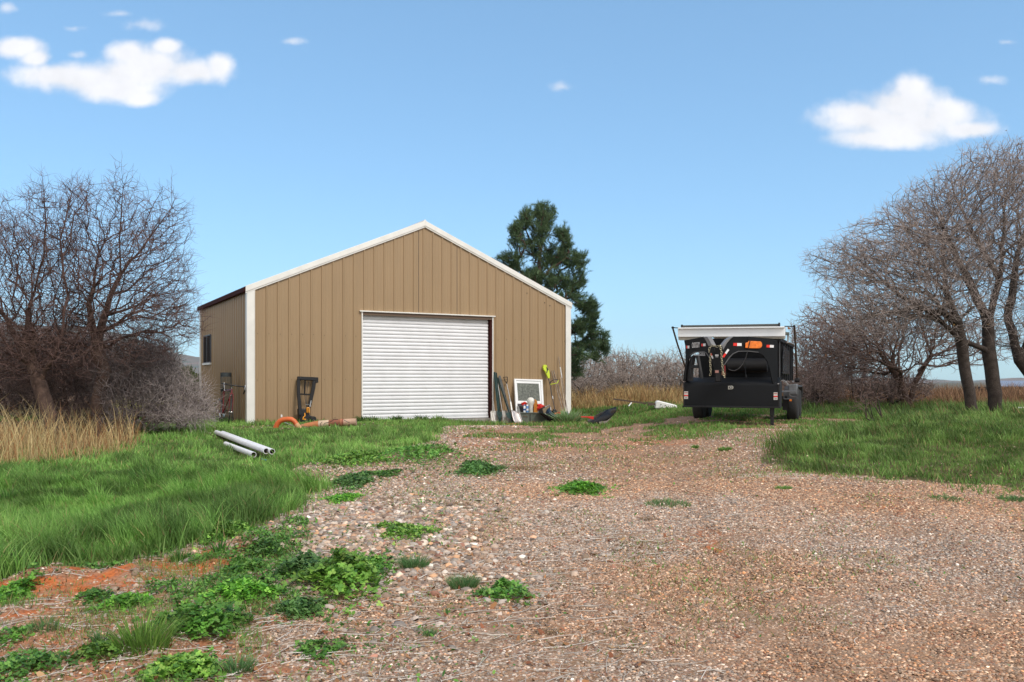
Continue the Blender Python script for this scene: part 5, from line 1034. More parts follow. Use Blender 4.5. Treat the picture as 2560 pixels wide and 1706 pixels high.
for (c, nm) in ((fc, 'wheel'), (bp3(-.98, 0), 'wheel')):
    ax_ = bax if c is fc else bax
    if c is fc: ax_ = np.cross(W(.31, -.95, 0), lnv); ax_ /= np.linalg.norm(ax_)
    wh = child_empty(nm, c, bi); MB().ring_tube(c, ax_, WR-.014, .014, 8, 44).build('tyre', blackm, wh, smooth=True); MB().ring_tube(c, ax_, WR-.036, .009, 6, 44).build('rim', chrome, wh, smooth=True)
    m = MB(); a_ = np.cross(ax_, ez3); a_ /= np.linalg.norm(a_); b_ = np.cross(ax_, a_)
    for k in range(20): t = 2*math.pi*k/20; m.tube([c+ax_*.02*(-1)**k, c+(a_*math.cos(t)+b_*math.sin(t))*(WR-.04)], .0012, 3, cap=False)
    m.build('spokes', chrome, wh); MB().tube([c-ax_*.05, c+ax_*.05], .018, 8).build('hub', chrome, wh, smooth=True)
head_t, head_b = bp3(-.13, .62), bp3(-.09, .48); bb = bp3(-.58, -.06); st_ = bp3(-.70, .56); rh = bp3(-.98, 0)
m = MB()
for a, b, r in ((head_t, head_b, .02), (head_b+(head_t-head_b)*.2, bb, .017), (head_t+(head_b-head_t)*.2, st_, .015), (bb, st_, .016)): m.tube([a, b], r, 10)
for s in (-.05, .05): m.tube([bb+bax*s*.6, rh+bax*s], .009, 8); m.tube([st_+bax*s*.3, rh+bax*s], .008, 8)
m.build('frame', redp, bi, smooth=True)
m = MB()
for s in (-.045, .045): m.tube([head_b+bax*s*.8, bp3(-.05, .36, s), bp3(0, 0, s)], [.013, .013, .008], 8)
m.tube([head_b-bax*.045, head_b+bax*.045], .015, 8); m.build('fork', redp, bi, smooth=True)
MB().tube([head_t, head_t+lnv*.07, head_t+lnv*.09+fwd*.09], .014, 8).build('stem', chrome, bi, smooth=True); hc_ = head_t+lnv*.09+fwd*.09
# bars turned a little across
hb = bax*.97+fwd*-.1; hb /= np.linalg.norm(hb); hf = np.cross(lnv, hb); hf = hf if np.dot(hf, fwd) > 0 else -hf
for s in (-1, 1): MB().tube([hc_, hc_+hb*s*.26, hc_+hb*s*.275+hf*.06+lnv*.015, hc_+hb*s*.275+hf*.12-lnv*.03, hc_+hb*s*.28+hf*.11-lnv*.13, hc_+hb*s*.285+hf*.0-lnv*.19], .017, 8).build('handlebar', black, bi, smooth=True)
for s in (-1, 1): MB().tube([hc_+hb*s*.275+hf*.12+lnv*.04, hc_+hb*s*.275+hf*.14-lnv*.0, hc_+hb*s*.278+hf*.13-lnv*.10], [.012, .010, .007], 6).build('brake_lever', chrome, bi, smooth=True)
sd_ = st_+lnv*.16-fwd*.03; MB().tube([st_, sd_], .012, 8).build('seat_post', chrome, bi, smooth=True); MB().prism([sd_+fwd*x+bax*y+lnv*.01 for x, y in ((.15, -.012), (.15, .012), (0, .03), (-.10, .07), (-.12, 0), (-.10, -.07), (0, -.03))], lnv*.035).build('saddle', black, bi, bevel=.01)
MB().tube([head_b+fwd*.03-lnv*.02, head_b+fwd*.05-lnv*.05+bax*.04, head_b+fwd*.03-lnv*.10+bax*.035], .007, 6).build('brake_caliper', chrome, bi); MB().lathe(bb-bax*.04, bax, [(0, .09), (.006, .09)], 24).build('chainring', chrome, bi); MB().tube([bb, bb+bax*.08, bb+bax*.085+fwd*.12-lnv*.10], .009, 6).build('crank', chrome, bi); MB().tube([bb, bb-bax*.08, bb-bax*.085-fwd*.12+lnv*.10], .009, 6).build('crank', chrome, bi)
for (f_, u_, s_) in ((.12, -.10, .085), (-.12, .10, -.085)): q = bb+bax*(s_*1.1)+fwd*f_+lnv*u_; MB().cbox(q+bax*np.sign(s_)*.05, .09, .08, .02, bax, fwd, lnv).build('pedal', black, bi)
# rolled wire mesh behind it
wr = root('wire_roll', W(-7.83, 23.55, float(gz(-7.83, 23.55))), 'upright roll of dark grey wire mesh behind the bicycle', 'wire roll'); wc_ = W(-7.83, 23.55, float(gz(-7.83, 23.55))); wm = mat('dark grey wire', (.06, .075, .075), .6)
RR = lambda z: .165-.025*z/1.4
m = MB()
for k in range(26): t = 2*math.pi*k/26; m.tube([wc_+W(RR(z)*math.cos(t), RR(z)*math.sin(t), z)+W(.03*z, 0, 0)*-1 for z in (0, .5, 1., 1.38)], .0035, 3)
for z in np.linspace(.05, 1.36, 15): m.ring_tube(wc_+W(-.03*z, 0, z), (0, 0, 1), RR(z), .003, 3, 20)
m.build('mesh', wm, wr)
for z0, z1 in ((1.27, 1.38), (.86, .93)): 
    MB().lathe(wc_+W(-.03*z0, 0, z0), (0, 0, 1), [(0, RR(z0)*1.03), (z1-z0, RR(z1)*1.03)], 22).build('band', mat('dark grey band', (.035, .045, .05), .7, var=.3), wr, smooth=True)
# small bits: red stick in the right grass, white plank at the right edge, low dark shed behind the trees, grey concrete bits
tag(MB().tube([pt(2170, 1084, 18.2), pt(2182, 1080, 18.2), pt(2192, 1076, 18.2)], [.03, .045, .03], 7).build('red_rag', mat('dull red cloth', (.40, .06, .035), .8)), 'small dull red scrap lying in the grass under the sapling', 'scrap')
YS = 42.; s0 = pt(2502, 968, YS); 
shd = root('low_shed', W(s0[0]+1., YS, float(gz(s0[0], YS))), 'low dark shed with a blue grey roof behind the right trees', 'shed')
m = MB(); zt = s0[2]; zb = float(gz(s0[0], YS))-.1; m.box(W(s0[0]-.1, YS, zb), W(3.4, 0, 0), W(0, 2.2, 0), W(0, 0, zt-zb)); m.build('wall', mat('dark boards', (.055, .045, .04), .9, var=.2), shd)
m = MB(); m.prism([W(s0[0]-.3, YS-.25, zt), W(s0[0]+3.6, YS-.25, zt), W(s0[0]+3.6, YS+1.2, zt+.26), W(s0[0]-.1, YS+1.2, zt+.26)], W(0, 0, .05)); m.build('roof', mat('blue grey roof', (.20, .24, .32), .5, var=.15), shd)
for k in range(4): m = MB(); x = s0[0]+.35+k*.6; m.cbox(W(x, YS-.06, (zb+zt)/2), .05, .05, zt-zb); m.build('post', mat('pale post', (.35, .30, .27), .8), shd)
A = pt(2544, 1021, 26.); tag(MB().box(A, W(1.2, .1, 0), W(0, .12, 0), W(0, 0, .035)).build('white_plank', wht), 'white plank lying in the grass at the right edge', 'plank')
# ---------------------------------------------------------------- gooseneck dump trailer
TH = math.radians(22); uT = W(math.cos(TH), -math.sin(TH), 0); vT = W(math.sin(TH), math.cos(TH), 0); OT = W(4.86, 18.9, 0); OT[2] = float(gz(4.86, 18.9)); GT = OT[2]
def TL(u, v, z): return OT+uT*u+vT*v+ez3*z
def c3(x, y): return 1660+x/5.226, 780+y/5.226
def T3(x, y, v): return hit(*c3(x, y), OT+vT*v, vT)
def TO(x, y, P0, P1):        # pixel onto the upright plane through two (u, v) points
    a = TL(P0[0], P0[1], 0); b = TL(P1[0], P1[1], 0); n = np.cross(b-a, ez3); n /= np.linalg.norm(n); return hit(*c3(x, y), a, n), n
def uz(x, y, v): p = T3(x, y, v)-OT; return float(np.dot(p, uT)), float(p[2])
tb = mat('dusty black trailer paint', (.006, .007, .009), .6, var=.3, vscale=2.2, spec=.22); tb2 = mat('black frame paint', (.006, .006, .008), .6, var=.2, vscale=4)
tgr = mat('worn grey black edge', (.10, .10, .105), .4, var=.15); wtarp = mat('white tarp housing', (.88, .92, .96), .4, var=.05, vscale=2); cream = mat('cream tarp lip', (.50, .48, .43), .6, var=.15)
rustm = mat('rusty steel arm', (.13, .075, .045), .7, col2=(.07, .055, .045), mixscale=7); redr = mat('red reflector', (.75, .02, .01), .25); whr = mat('white reflector', (.78, .78, .80), .3); goldc = mat('zinc yellow chain', (.40, .36, .25), .35, metal=.8)
trl = empty('dump_trailer', OT, 'black gooseneck dump trailer with a white tarp housing parked on the gravel', 'trailer')
def pr(nm, pts, v, t, m_, par=trl, bevel=.004, label=None): return MB().prism([T3(x, y, v) for x, y in pts], vT*t).build(nm, m_, par, bevel=bevel, label=label)
# front storage box with a rounded lid
uL, zb_ = uz(252, 1225, 0); uR, _ = uz(1512, 1225, 0); z1 = uz(880, 950, 0)[1]; z2 = uz(880, 856, .42)[1]
sb = child_empty('storage_box', TL(0, 0, zb_), trl)
prof = [(0, zb_), (0, z1-.03), (.012, z1+.01), (.05, z1+.05), (.13, z1+.08), (.42, z2), (.55, z2), (.55, zb_)]
MB().prism([TL(uL+.03, v, z) for v, z in prof], uT*(uR-uL-.06)).build('box_body', tb, sb, smooth=True)
for (a, s) in ((uL, .03), (uR-.03, .03)): MB().prism([TL(a, v-.006*(v == 0), z) for v, z in [(0, zb_-.03), (0, z1+.02), (.03, z1+.05), (.57, z1+.06), (.57, zb_-.03)]], uT*s).build('end_plate', tb2, sb, bevel=.003)
MB().box(TL(uL-.012, -.02, zb_-.035), uT*(uR-uL+.024), vT*.2, ez3*.034).build('bottom_rail', tb2, sb, bevel=.004)
hd = child_empty('latch', T3(868, 990, -.01), sb)
pr('latch_plate', [(836, 968), (890, 965), (906, 980), (905, 1000), (890, 1012), (838, 1014)], -.012, .010, mat('pale latch metal', (.50, .50, .45), .4, metal=.3), hd, .002)
pr('latch_recess', [(848, 978), (885, 977), (893, 987), (885, 1000), (850, 1002)], -.018, .005, tb2, hd, .001); pr('latch_handle', [(860, 984), (882, 984), (882, 992), (860, 992)], -.024, .005, whr, hd, .001)
pr('hatch_outline', [(820, 925), (912, 922), (912, 925), (822, 928)], -.004, .003, tb2, sb, 0)
for x0 in (262, 1432):      # warning decals
    dc = child_empty('warning_decal', T3(x0+25, 1090, -.01), trl); dy = 0 if x0 < 500 else 12
    pr('white_field', [(x0, 1040+dy), (x0+52, 1040+dy), (x0+52, 1138+dy), (x0, 1138+dy)], -.010, .004, mat('decal white', (.62, .60, .58), .5), dc, 0); pr('red_field', [(x0, 1086+dy), (x0+52, 1086+dy), (x0+52, 1102+dy), (x0, 1102+dy)], -.014, .003, redr, dc, 0)
    pr('red_text_line', [(x0+3, 1052+dy), (x0+49, 1052+dy), (x0+49, 1060+dy), (x0+3, 1060+dy)], -.014, .003, mat('faded red', (.42, .08, .06), .5), dc, 0)
    pr('grey_text_line', [(x0+12, 1116+dy), (x0+42, 1116+dy), (x0+42, 1124+dy), (x0+12, 1124+dy)], -.014, .003, mat('decal grey', (.25, .27, .28), .5), dc, 0)
# gooseneck wings: oblique plates running from the box ends forward to the coupler
cu_ = uz(705, 700, -.95)[0]
def wing(nm, pts, P0, P1, t, m_, push=0., bevel=.004, par=trl):
    Q = [TO(x, y, P0, P1) for x, y in pts]; n = Q[0][1]; n = n if n[1] > 0 else -n
    return MB().prism([q[0]+n*push for q in Q], n*t).build(nm, m_, par, bevel=bevel)
LP = ((uL+.05, .02), (cu_-.05, -.9)); RP = ((uR-.12, .02), (cu_+.05, -.9))
nk = child_empty('gooseneck', TL(cu_, -.9, 1.5), trl)
wing('left_arch', [(262, 374), (520, 326), (560, 346), (600, 400), (650, 480), (668, 600), (668, 790), (640, 690), (600, 600), (560, 540), (520, 520), (400, 528), (352, 556), (318, 620), (300, 720), (280, 905), (248, 905), (254, 820), (276, 700), (280, 620), (276, 450)], *LP, .03, tb, par=nk)
wing('right_arch', [(748, 480), (800, 402), (850, 352), (905, 323), (1112, 322), (1440, 368), (1482, 372), (1482, 945), (1428, 945), (1402, 850), (1385, 750), (1352, 650), (1300, 572), (1230, 530), (1100, 515), (970, 518), (900, 548), (850, 600), (790, 690), (748, 790)], *RP, .03, tb, par=nk)
wing('left_post', [(250, 905), (332, 905), (338, 740), (358, 625), (372, 560), (330, 590), (296, 690)], *LP, .07, tb2, .031, par=nk); wing('inner_strut', [(386, 560), (420, 560), (475, 870), (452, 870), (430, 735), (400, 610)], *LP, .05, tb2, .032, par=nk); wing('gusset', [(330, 694), (430, 694), (436, 735), (330, 735)], *LP, .04, tb2, .034, par=nk)
wing('rounded_trim', [(345, 566), (352, 554), (400, 524), (520, 516), (560, 536), (605, 604), (600, 610), (556, 544), (518, 523), (402, 531), (358, 558)], *LP, .045, tgr, -.012, 0, par=nk)
wing('rounded_trim', [(782, 690), (846, 594), (898, 543), (968, 512), (1100, 509), (1232, 524), (1232, 531), (1100, 517), (970, 520), (903, 550), (853, 602), (790, 696)], *RP, .045, tgr, -.012, 0, par=nk)
wing('top_flange', [(528, 322), (600, 330), (622, 365), (660, 440), (612, 448), (590, 398), (562, 350)], *LP, .10, mat('light worn flange', (.17, .17, .175), .4, var=.15), -.06, par=nk); wing('top_flange', [(738, 440), (800, 365), (850, 330), (905, 320), (880, 332), (845, 360), (800, 412), (752, 500)], *RP, .10, mat('light worn flange', (.17, .17, .175), .4, var=.15), -.06, par=nk)
cp_ = child_empty('coupler', TL(cu_, -.95, .9), trl)
pr('coupler_tube', [(668, 470), (748, 470), (748, 755), (748, 915), (664, 915), (664, 755)], -1.0, .12, tb, cp_, .006)
pr('inner_tube', [(676, 756), (734, 756), (734, 905), (676, 905)], -1.012, .01, tb2, cp_, .002)
pr('collar', [(655, 755), (756, 755), (756, 772), (655, 772)], -1.03, .18, tb2, cp_, .004); pr('latch_arm', [(735, 790), (800, 780), (805, 830), (740, 825)], -.98, .05, mat('rust', (.16, .07, .04), .9), cp_, .004)
pr('red_tag', [(785, 705), (800, 700), (802, 775), (790, 780)], -.99, .012, mat('dull red', (.30, .03, .03), .5), cp_, 0)
pr('label', [(668, 765), (714, 765), (714, 798), (668, 798)], -1.034, .004, mat('faded label', (.40, .20, .17), .6), cp_, 0)
pr('emblem', [(668, 560), (712, 560), (712, 572), (668, 572)], -1.008, .006, whr, cp_, 0); pr('emblem', [(672, 578), (710, 578), (708, 594), (674, 594)], -1.008, .006, mat('emblem grey', (.30, .31, .33), .5), cp_, 0)
def chain(pts, v, nm='chain', par=cp_, r=.005, ll=.062):
    P = [T3(x, y, vv) for (x, y), vv in zip(pts, v)]; m = MB(); d = [0]
    for a, b in zip(P[:-1], P[1:]): d.append(d[-1]+np.linalg.norm(b-a))
    n = int(d[-1]/(ll*.72))
    for i in range(n):
        s = (i+.5)/n*d[-1]; k = min(np.searchsorted(d, s), len(P)-1); k = max(k, 1); t = (s-d[k-1])/(d[k]-d[k-1]); c = P[k-1]+(P[k]-P[k-1])*t; ax = (P[k]-P[k-1])/np.linalg.norm(P[k]-P[k-1])
        q = np.cross(ax, vT); q /= np.linalg.norm(q)+1e-9; w = np.cross(ax, q); sd2 = q if i % 2 else (w*.8+q*.6)
        m.tube([c+ax*math.cos(a)*ll*.5+sd2*math.sin(a)*ll*.29 for a in np.linspace(0, 6.283, 12, endpoint=False)], r, 5, closed=True)
    return m.build(nm, goldc, par, smooth=True)
chain([(742, 440), (690, 455), (625, 440), (592, 480), (588, 530)], [-1.06]*5); chain([(612, 545), (600, 620), (605, 700), (612, 790), (602, 830)], [-1.05]*5); chain([(728, 440), (748, 500), (752, 600), (762, 700), (772, 790), (795, 860)], [-1.06]*6)
# the dump body behind
VB = .80; ub0, zt_ = uz(452, 352, VB); ub1, zt2 = uz(1486, 352, VB); zf = uz(900, 900, VB)[1]; LB_ = 4.3
db = child_empty('dump_body', TL(0, VB, zf), trl)
m = MB(); m.box(TL(ub0, VB, zf-.1), uT*(ub1-ub0), vT*.05, ez3*(zt_-zf+.1)); m.build('front_wall', tb, db, bevel=.004)
for nm, uu in (('side_wall', ub1-.045), ('side_wall', ub0)): MB().box(TL(uu, VB+.052, zf), uT*.045, vT*LB_, ez3*(zt_-zf-.05)).build(nm, tb, db, bevel=.003)
MB().box(TL(ub0+.05, VB+LB_-.0, zf), uT*(ub1-ub0-.1), vT*.05, ez3*(zt_-zf-.1)).build('tailgate', tb, db); MB().box(TL(ub0+.05, VB+.055, zf), uT*(ub1-ub0-.1), vT*(LB_-.06), ez3*.05).build('floor', tb2, db)
for k in range(7): MB().box(TL(ub1, VB+.12+k*.66, zf), uT*.055, vT*.08, ez3*(zt_-zf-.09)).build('side_rib', tb2, db, bevel=.004)
MB().box(TL(ub1-.01, VB+.03, zt_-.085), uT*.075, vT*LB_, ez3*.08).build('top_rail', tb2, db, bevel=.006); MB().tube([TL(ub1+.03, VB+.08, zf), TL(ub1+.03, VB+.08, zt_)], .012, 6).build('edge_tube', tgr, db)
m = MB(); c_ = T3(1560, 420, VB+.6)
MB().prism([TL(ub1+.056, VB+.5, zf+.15), TL(ub1+.056, VB+2.6, zf+.15), TL(ub1+.056, VB+2.6, zt_-.25), TL(ub1+.056, VB+.9, zt_-.16), TL(ub1+.056, VB+.5, zt_-.45)], uT*.02).build('side_panel', mat('glossy black panel', (.014, .014, .016), .25), db, bevel=.01)
# hydraulic tank seen through the right arch
MB().lathe(TL(uz(820, 700, .5)[0], .60, uz(820, 700, .5)[1]), uT, [(0, .02), (.01, .16), (.88, .16), (.89, .02)], 20).build('cylinder_tank', tb2, trl, smooth=True)
MB().tube([T3(x, y, -.1) for x, y in ((1088, 525), (1070, 600), (1030, 680), (980, 740), (930, 768), (880, 765), (840, 745))], .008, 6).build('cable', mat('grey cable', (.10, .10, .105), .5), trl, smooth=True)
MB().tube([T3(x, y, -.02) for x, y in ((1095, 520), (1055, 640), (1062, 760), (1072, 850))], .007, 6).build('cable', tb2, trl, smooth=True); MB().lathe(T3(1072, 858, .02), ez3, [(0, .02), (.05, .02), (.06, .012)], 10).build('plug', tb2, trl)
# tarp housing, lip, roller and arms
tz = child_empty('tarp_housing', T3(870, 260, .25), trl)
pr('hood', [(178, 206), (1575, 190), (1578, 322), (182, 330)], .22, .30, wtarp, tz, .012); pr('hood_top', [(180, 206), (1574, 190), (1574, 208), (180, 224)], .16, .34, wtarp, tz, .006)
pr('lip', [(184, 332), (505, 331), (400, 352), (330, 366), (190, 368)], .28, .2, cream, tz, .003); pr('lip', [(640, 329), (860, 326), (850, 345), (650, 345)], .30, .2, cream, tz, .003); pr('lip', [(1125, 325), (1578, 323), (1576, 350), (1420, 350), (1260, 338), (1130, 330)], .28, .2, cream, tz, .003)
pr('end_bracket', [(1580, 265), (1628, 265), (1628, 300), (1580, 300)], .4, .2, mat('grey green bracket', (.16, .17, .15), .6), tz, .004); pr('end_strap', [(1608, 300), (1634, 300), (1628, 405), (1606, 405)], .5, .03, mat('grey strap', (.42, .43, .45), .5), tz, .002)
MB().tube([T3(245, 198, .35), T3(1515, 178, .35)], .038, 14).build('tarp_roll', mat('dark olive tarp', (.055, .055, .048), .7, var=.2, vscale=5), trl, smooth=True)
for x, y in ((228, 195), (1500, 172)): MB().box(T3(x-8, y+15, .30), uT*.035, vT*.1, ez3*.075).build('roll_bracket', tb2, trl, bevel=.004)
def arm(pts, vs, nm='tarp_arm', r=.021): return MB().tube([T3(x, y, v) for (x, y), v in zip(pts, vs)], r, 8).build(nm, rustm, trl, smooth=True)
arm([(112, 205), (175, 420), (270, 700), (300, 800)], [.35, 1.0, 1.9, 2.3]); arm([(1702, 188), (1722, 500), (1742, 900)], [.35, 1.2, 2.2])
MB().tube([T3(104, 206, .35), T3(215, 212, .35)], .012, 6).build('arm_bar', tb2, trl); MB().tube([T3(1570, 190, .35), T3(1705, 190, .35)], .012, 6).build('arm_bar', tb2, trl)
for x, y in ((112, 206), (1700, 188)): MB().lathe(T3(x, y, .3), vT, [(0, .028), (.06, .028)], 12).build('arm_joint', tb2, trl)
# orange flag and reflectors, lettering
MB().prism([TO(x, y, *RP)[0]-vT*.045 for x, y in ((1068, 405), (1098, 400), (1105, 380), (1170, 384), (1265, 388), (1282, 410), (1284, 445), (1270, 470), (1240, 480), (1150, 478), (1064, 472))], vT*.05).build('orange_strap_bundle', mat('orange strap', (.80, .19, .02), .6, var=.3, vscale=14, bump=.5, bscale=20), trl, bevel=.01)
MB().tube([TO(x, y, *RP)[0]-vT*.06 for x, y in ((1118, 325), (1130, 380), (1108, 470))], .010, 6).build('strap_cord', tb2, trl)
def refl(pts, P, push=-.006):
    (x0, y0), (x1, y1), h = pts; mx_ = (x0+x1)/2; my = (y0+y1)/2; e = child_empty('reflector', TO(mx_, my, *P)[0], trl)
    L_ = math.hypot(x1-x0, y1-y0); nx, ny = -(y1-y0)/L_*h/2, (x1-x0)/L_*h/2
    q = lambda a, b: [(x0+(x1-x0)*a-nx, y0+(y1-y0)*a-ny), (x0+(x1-x0)*b-nx, y0+(y1-y0)*b-ny), (x0+(x1-x0)*b+nx, y0+(y1-y0)*b+ny), (x0+(x1-x0)*a+nx, y0+(y1-y0)*a+ny)]
    wing('red_half', q(0, .46), *P, .005, redr, push, 0, par=e); wing('white_half', q(.46, 1), *P, .005, whr, push, 0, par=e)
refl(((292, 460), (333, 460), 36), LP); refl(((490, 435), (545, 430), 34), LP); refl(((905, 426), (1012, 428), 38), RP); refl(((1338, 448), (1432, 452), 34), RP); refl(((770, 592), (842, 490), 26), RP); refl(((612, 540), (640, 612), 16), LP)
pL = TO(418, 438, *LP); n_ = pL[1] if pL[1][1] < 0 else -pL[1]; exl = np.cross(ez3, n_); exl = exl if exl[0] > 0 else -exl
w_ = np.linalg.norm(TO(468, 438, *LP)[0]-TO(368, 438, *LP)[0]); text_obj('lettering', 'OUDGUY', whr, trl, pL[0]+n_*.006, exl, ez3+exl*.03, .17, .004, fit=w_)
pM = TO(470, 546, *LP); w_ = np.linalg.norm(TO(532, 546, *LP)[0]-TO(405, 546, *LP)[0])
wing('name_plate', [(395, 560), (540, 558), (542, 574), (394, 574)], *LP, .006, mat('grey plate', (.28, .28, .30), .5), -.01, 0); text_obj('lettering', 'ICOOIN', mat('light grey letters', (.42, .42, .44), .5), trl, pM[0]-pM[1]*(1 if pM[1][1] > 0 else -1)*.008+ez3*.0, exl, ez3, .075, .004, fit=w_)
# jack, underframe, wheels
uj, zj = uz(1412, 1225, .12); 
jk = child_empty('jack_leg', TL(uj, .12, 0), trl); MB().box(TL(uj-.045, .08, .22), uT*.09, vT*.09, ez3*(zb_-.22)).build('outer_tube', tb2, jk, bevel=.006); MB().box(TL(uj-.034, .092, .02), uT*.068, vT*.066, ez3*.20).build('inner_leg', tb2, jk, bevel=.004); MB().box(TL(uj-.09, .03, 0), uT*.18, vT*.18, ez3*.02).build('foot', tb2, jk, bevel=.004)
pr('cross_member', [(800, 1224), (1095, 1222), (1085, 1240), (1050, 1245), (1030, 1262), (990, 1250), (900, 1248), (870, 1258), (835, 1240)], .7, .12, tb2, trl, .004)
for uu in (-.42, .42): MB().box(TL(uu-.04, .56, zb_+.05), uT*.08, vT*4.4, ez3*.16).build('frame_rail', tb2, trl, bevel=.004)
for vv in (2.40, 3.28):
    MB().tube([TL(-1.0, vv, .39), TL(1.0, vv, .39)], .04, 10).build('axle', tb2, trl, smooth=True)
    for s in (-1, 1):
        c = TL(1.12*s, vv, .385); wh = child_empty('wheel', c, trl)
        MB().lathe(c-uT*.125, uT, [(0, .25), (0, .345), (.03, .378), (.06, .388), (.19, .388), (.22, .378), (.25, .345), (.25, .25)], 36).build('tyre', mat('tyre rubber', (.022, .022, .023), .8, bump=.6, bscale=40), wh, smooth=True)
        MB().lathe(c-uT*.09, uT, [(0, .1), (.02, .245), (.17, .245), (.175, .235), (.1, .2), (.12, .08), (.17, .06)], 24).build('rim', mat('grey rim', (.30, .30, .31), .4, metal=.4), wh, smooth=True)
for s in (-1, 1):
    fn = child_empty('fender', TL(1.1*s, 2.8, .85), trl); pr_ = [(1.72, .55), (1.80, .78), (1.95, .86), (3.75, .86), (3.88, .78), (3.95, .55), (3.91, .55), (3.84, .75), (3.73, .82), (1.97, .82), (1.84, .75), (1.76, .55)]
    MB().prism([TL((.96 if s > 0 else -1.26), v, z) for v, z in pr_], uT*.30).build('fender_shell', mat('grey black fender', (.05, .052, .058), .4, var=.2), fn, bevel=.004)
bx_ = child_empty('hydraulic_box', T3(1600, 1040, 1.2), trl)
pr('box', [(1622, 952), (1740, 940), (1740, 1080), (1650, 1084), (1630, 1070)], 1.35, .25, mat('grey plastic box', (.16, .17, .185), .5, var=.15), bx_, .02); MB().tube([T3(x, y, 1.3) for x, y in ((1632, 1072), (1650, 1098), (1690, 1112), (1745, 1108), (1752, 1000))], .012, 6).build('guard_rail', tgr, bx_, smooth=True)
MB().tube([T3(x, y, 1.1) for x, y in ((1515, 900), (1565, 895), (1600, 920), (1620, 958))], .012, 6).build('hose', mat('grey hose', (.28, .28, .29), .5), bx_, smooth=True)
MB().box(T3(1520, 1050, .6), uT*.30+vT*.5, vT*.04, ez3*.035).build('side_step', tgr, trl, bevel=.004); MB().tube([T3(1565, 1140, 1.0), T3(1565, 1060, 1.0), T3(1568, 1138, 1.1), T3(1660, 1140, 1.3)], .009, 6).build('light_bracket', tgr, trl)
pr('marker_light', [(1636, 1146), (1668, 1144), (1668, 1168), (1640, 1168)], 1.25, .03, mat('amber lens', (.85, .22, .02), .2), trl, .003); pr('mud_guard', [(1540, 1100), (1610, 1100), (1610, 1285), (1550, 1285)], 1.6, .02, tb2, trl, .002)
MB().tube([T3(1600, 400, 1.0), T3(1690, 430, 3.0)], .02, 6).build('body_prop', rustm, trl); MB().lathe(T3(1742, 895, 2.1), uT, [(-.06, .05), (.05, .05)], 14).build('arm_pivot', tb2, trl)
pr('bolt', [(1484, 936), (1505, 936), (1505, 945), (1484, 945)], -.03, .02, alum, trl, .002); MB().tube([T3(x, y, .3) for x, y in ((1512, 955), (1512, 1190), (1500, 1225))], .010, 6).build('side_tube', tgr, trl)
# ---------------------------------------------------------------- leafy weed clumps and grass tufts, one thing each
cm_ = mat('clover leaf', (.08, .2, .03), .5, attr='col', trans=.3, spec=.35)
CLO = np.array([(.10, .26, .035), (.15, .35, .055), (.06, .17, .028), (.21, .40, .08)])
CK = [0]
def clover(px, py, rx, ry, label, n=None, h=.10, s=.013, grp='low leafy weed clumps', name='weed_clump', colr=CLO):
    """px, py, rx in display pixels; clump of three-lobed leaves on thin stems"""
    c = gy(px*D, py*D); R_ = rx*D/FP*c[1]; Rd = max(ry*D/FP*c[1]*c[1]/1.3, R_*.55); n = int(n or 950*min(R_*Rd/.05, 2.6)**.8)
    a = rng.uniform(0, 6.28, n); r = np.abs(rng.normal(0, .62, n)).clip(0, 1.7); r = np.where(r < 1, np.sqrt(r), r); lob = 1+.22*np.sin(3*a+px)+.16*np.sin(5*a+py); X_ = c[0]+R_*r*lob*np.cos(a); Y_ = c[1]+Rd*r*lob*np.sin(a)
    nz = wob(X_, Y_, .07, 3); keep = rng.random(n) < .75+.5*nz; X_, Y_, r, nz = X_[keep], Y_[keep], r[keep], nz[keep]; n = len(X_)
    H = h*(1-.85*np.minimum(r, 1.03)**2.2)*(.35+.75*rng.random(n))*(1+.4*nz)+.006; Z_ = gz(X_, Y_)+H
    S = s*rng.uniform(.6, 1.35, n)*(1+.03*(c[1]-5)); az = rng.uniform(0, 6.28, n); tx, ty = rng.normal(0, .42, (2, n)); V = []
    shape = ((0, 0, 0), (.42, -.5, .10), (1.0, -.42, .05), (1.18, 0, .14), (1.0, .42, .05), (.42, .5, .10))
    for k in range(3):
        aa = az+k*2.09
        for (p, q, z_) in shape:
            dx = (np.cos(aa)*p-np.sin(aa)*q)*S; dy = (np.sin(aa)*p+np.cos(aa)*q)*S; V.append(np.stack([X_+dx, Y_+dy, Z_+tx*dx+ty*dy+z_*S], -1))
    V = np.stack(V, 1).reshape(-1, 3); F = np.arange(len(V)).reshape(-1, 6)
    CK[0] += 1; vt = [(1, 1, 1), (1.35, 1.12, 1.1), (.9, .82, 1.3), (1.2, 1.25, .9), (.8, .8, .8)][CK[0] % 5]; sp2 = sm(.5+wob(X_, Y_, .12, 4))[:, None]; cc = colr[rng.integers(0, len(colr), n)]*np.array(vt)*(.75+.5*sp2)*rng.uniform(.75, 1.25, (n, 1)); C = np.repeat(cc, 18, 0)
    k = rng.random(n) < .4; P0 = np.stack([X_[k]+rng.normal(0, .01, k.sum()), Y_[k]+rng.normal(0, .01, k.sum()), gz(X_[k], Y_[k])], -1); v2, f2 = seg_tubes(P0, np.stack([X_[k], Y_[k], Z_[k]], -1), np.full(len(P0), .0012), np.full(len(P0), .0009))
    c0 = np.array([c[0], c[1], float(gz(c[0], c[1]))]); o = npmesh(name, np.vstack([V, v2]), [F, f2+len(V)], cm_, col=np.vstack([C, np.tile(np.array([[.16, .24, .06]]), (len(v2), 1))]), loc=c0); return tag(o, label, 'weed', grp)
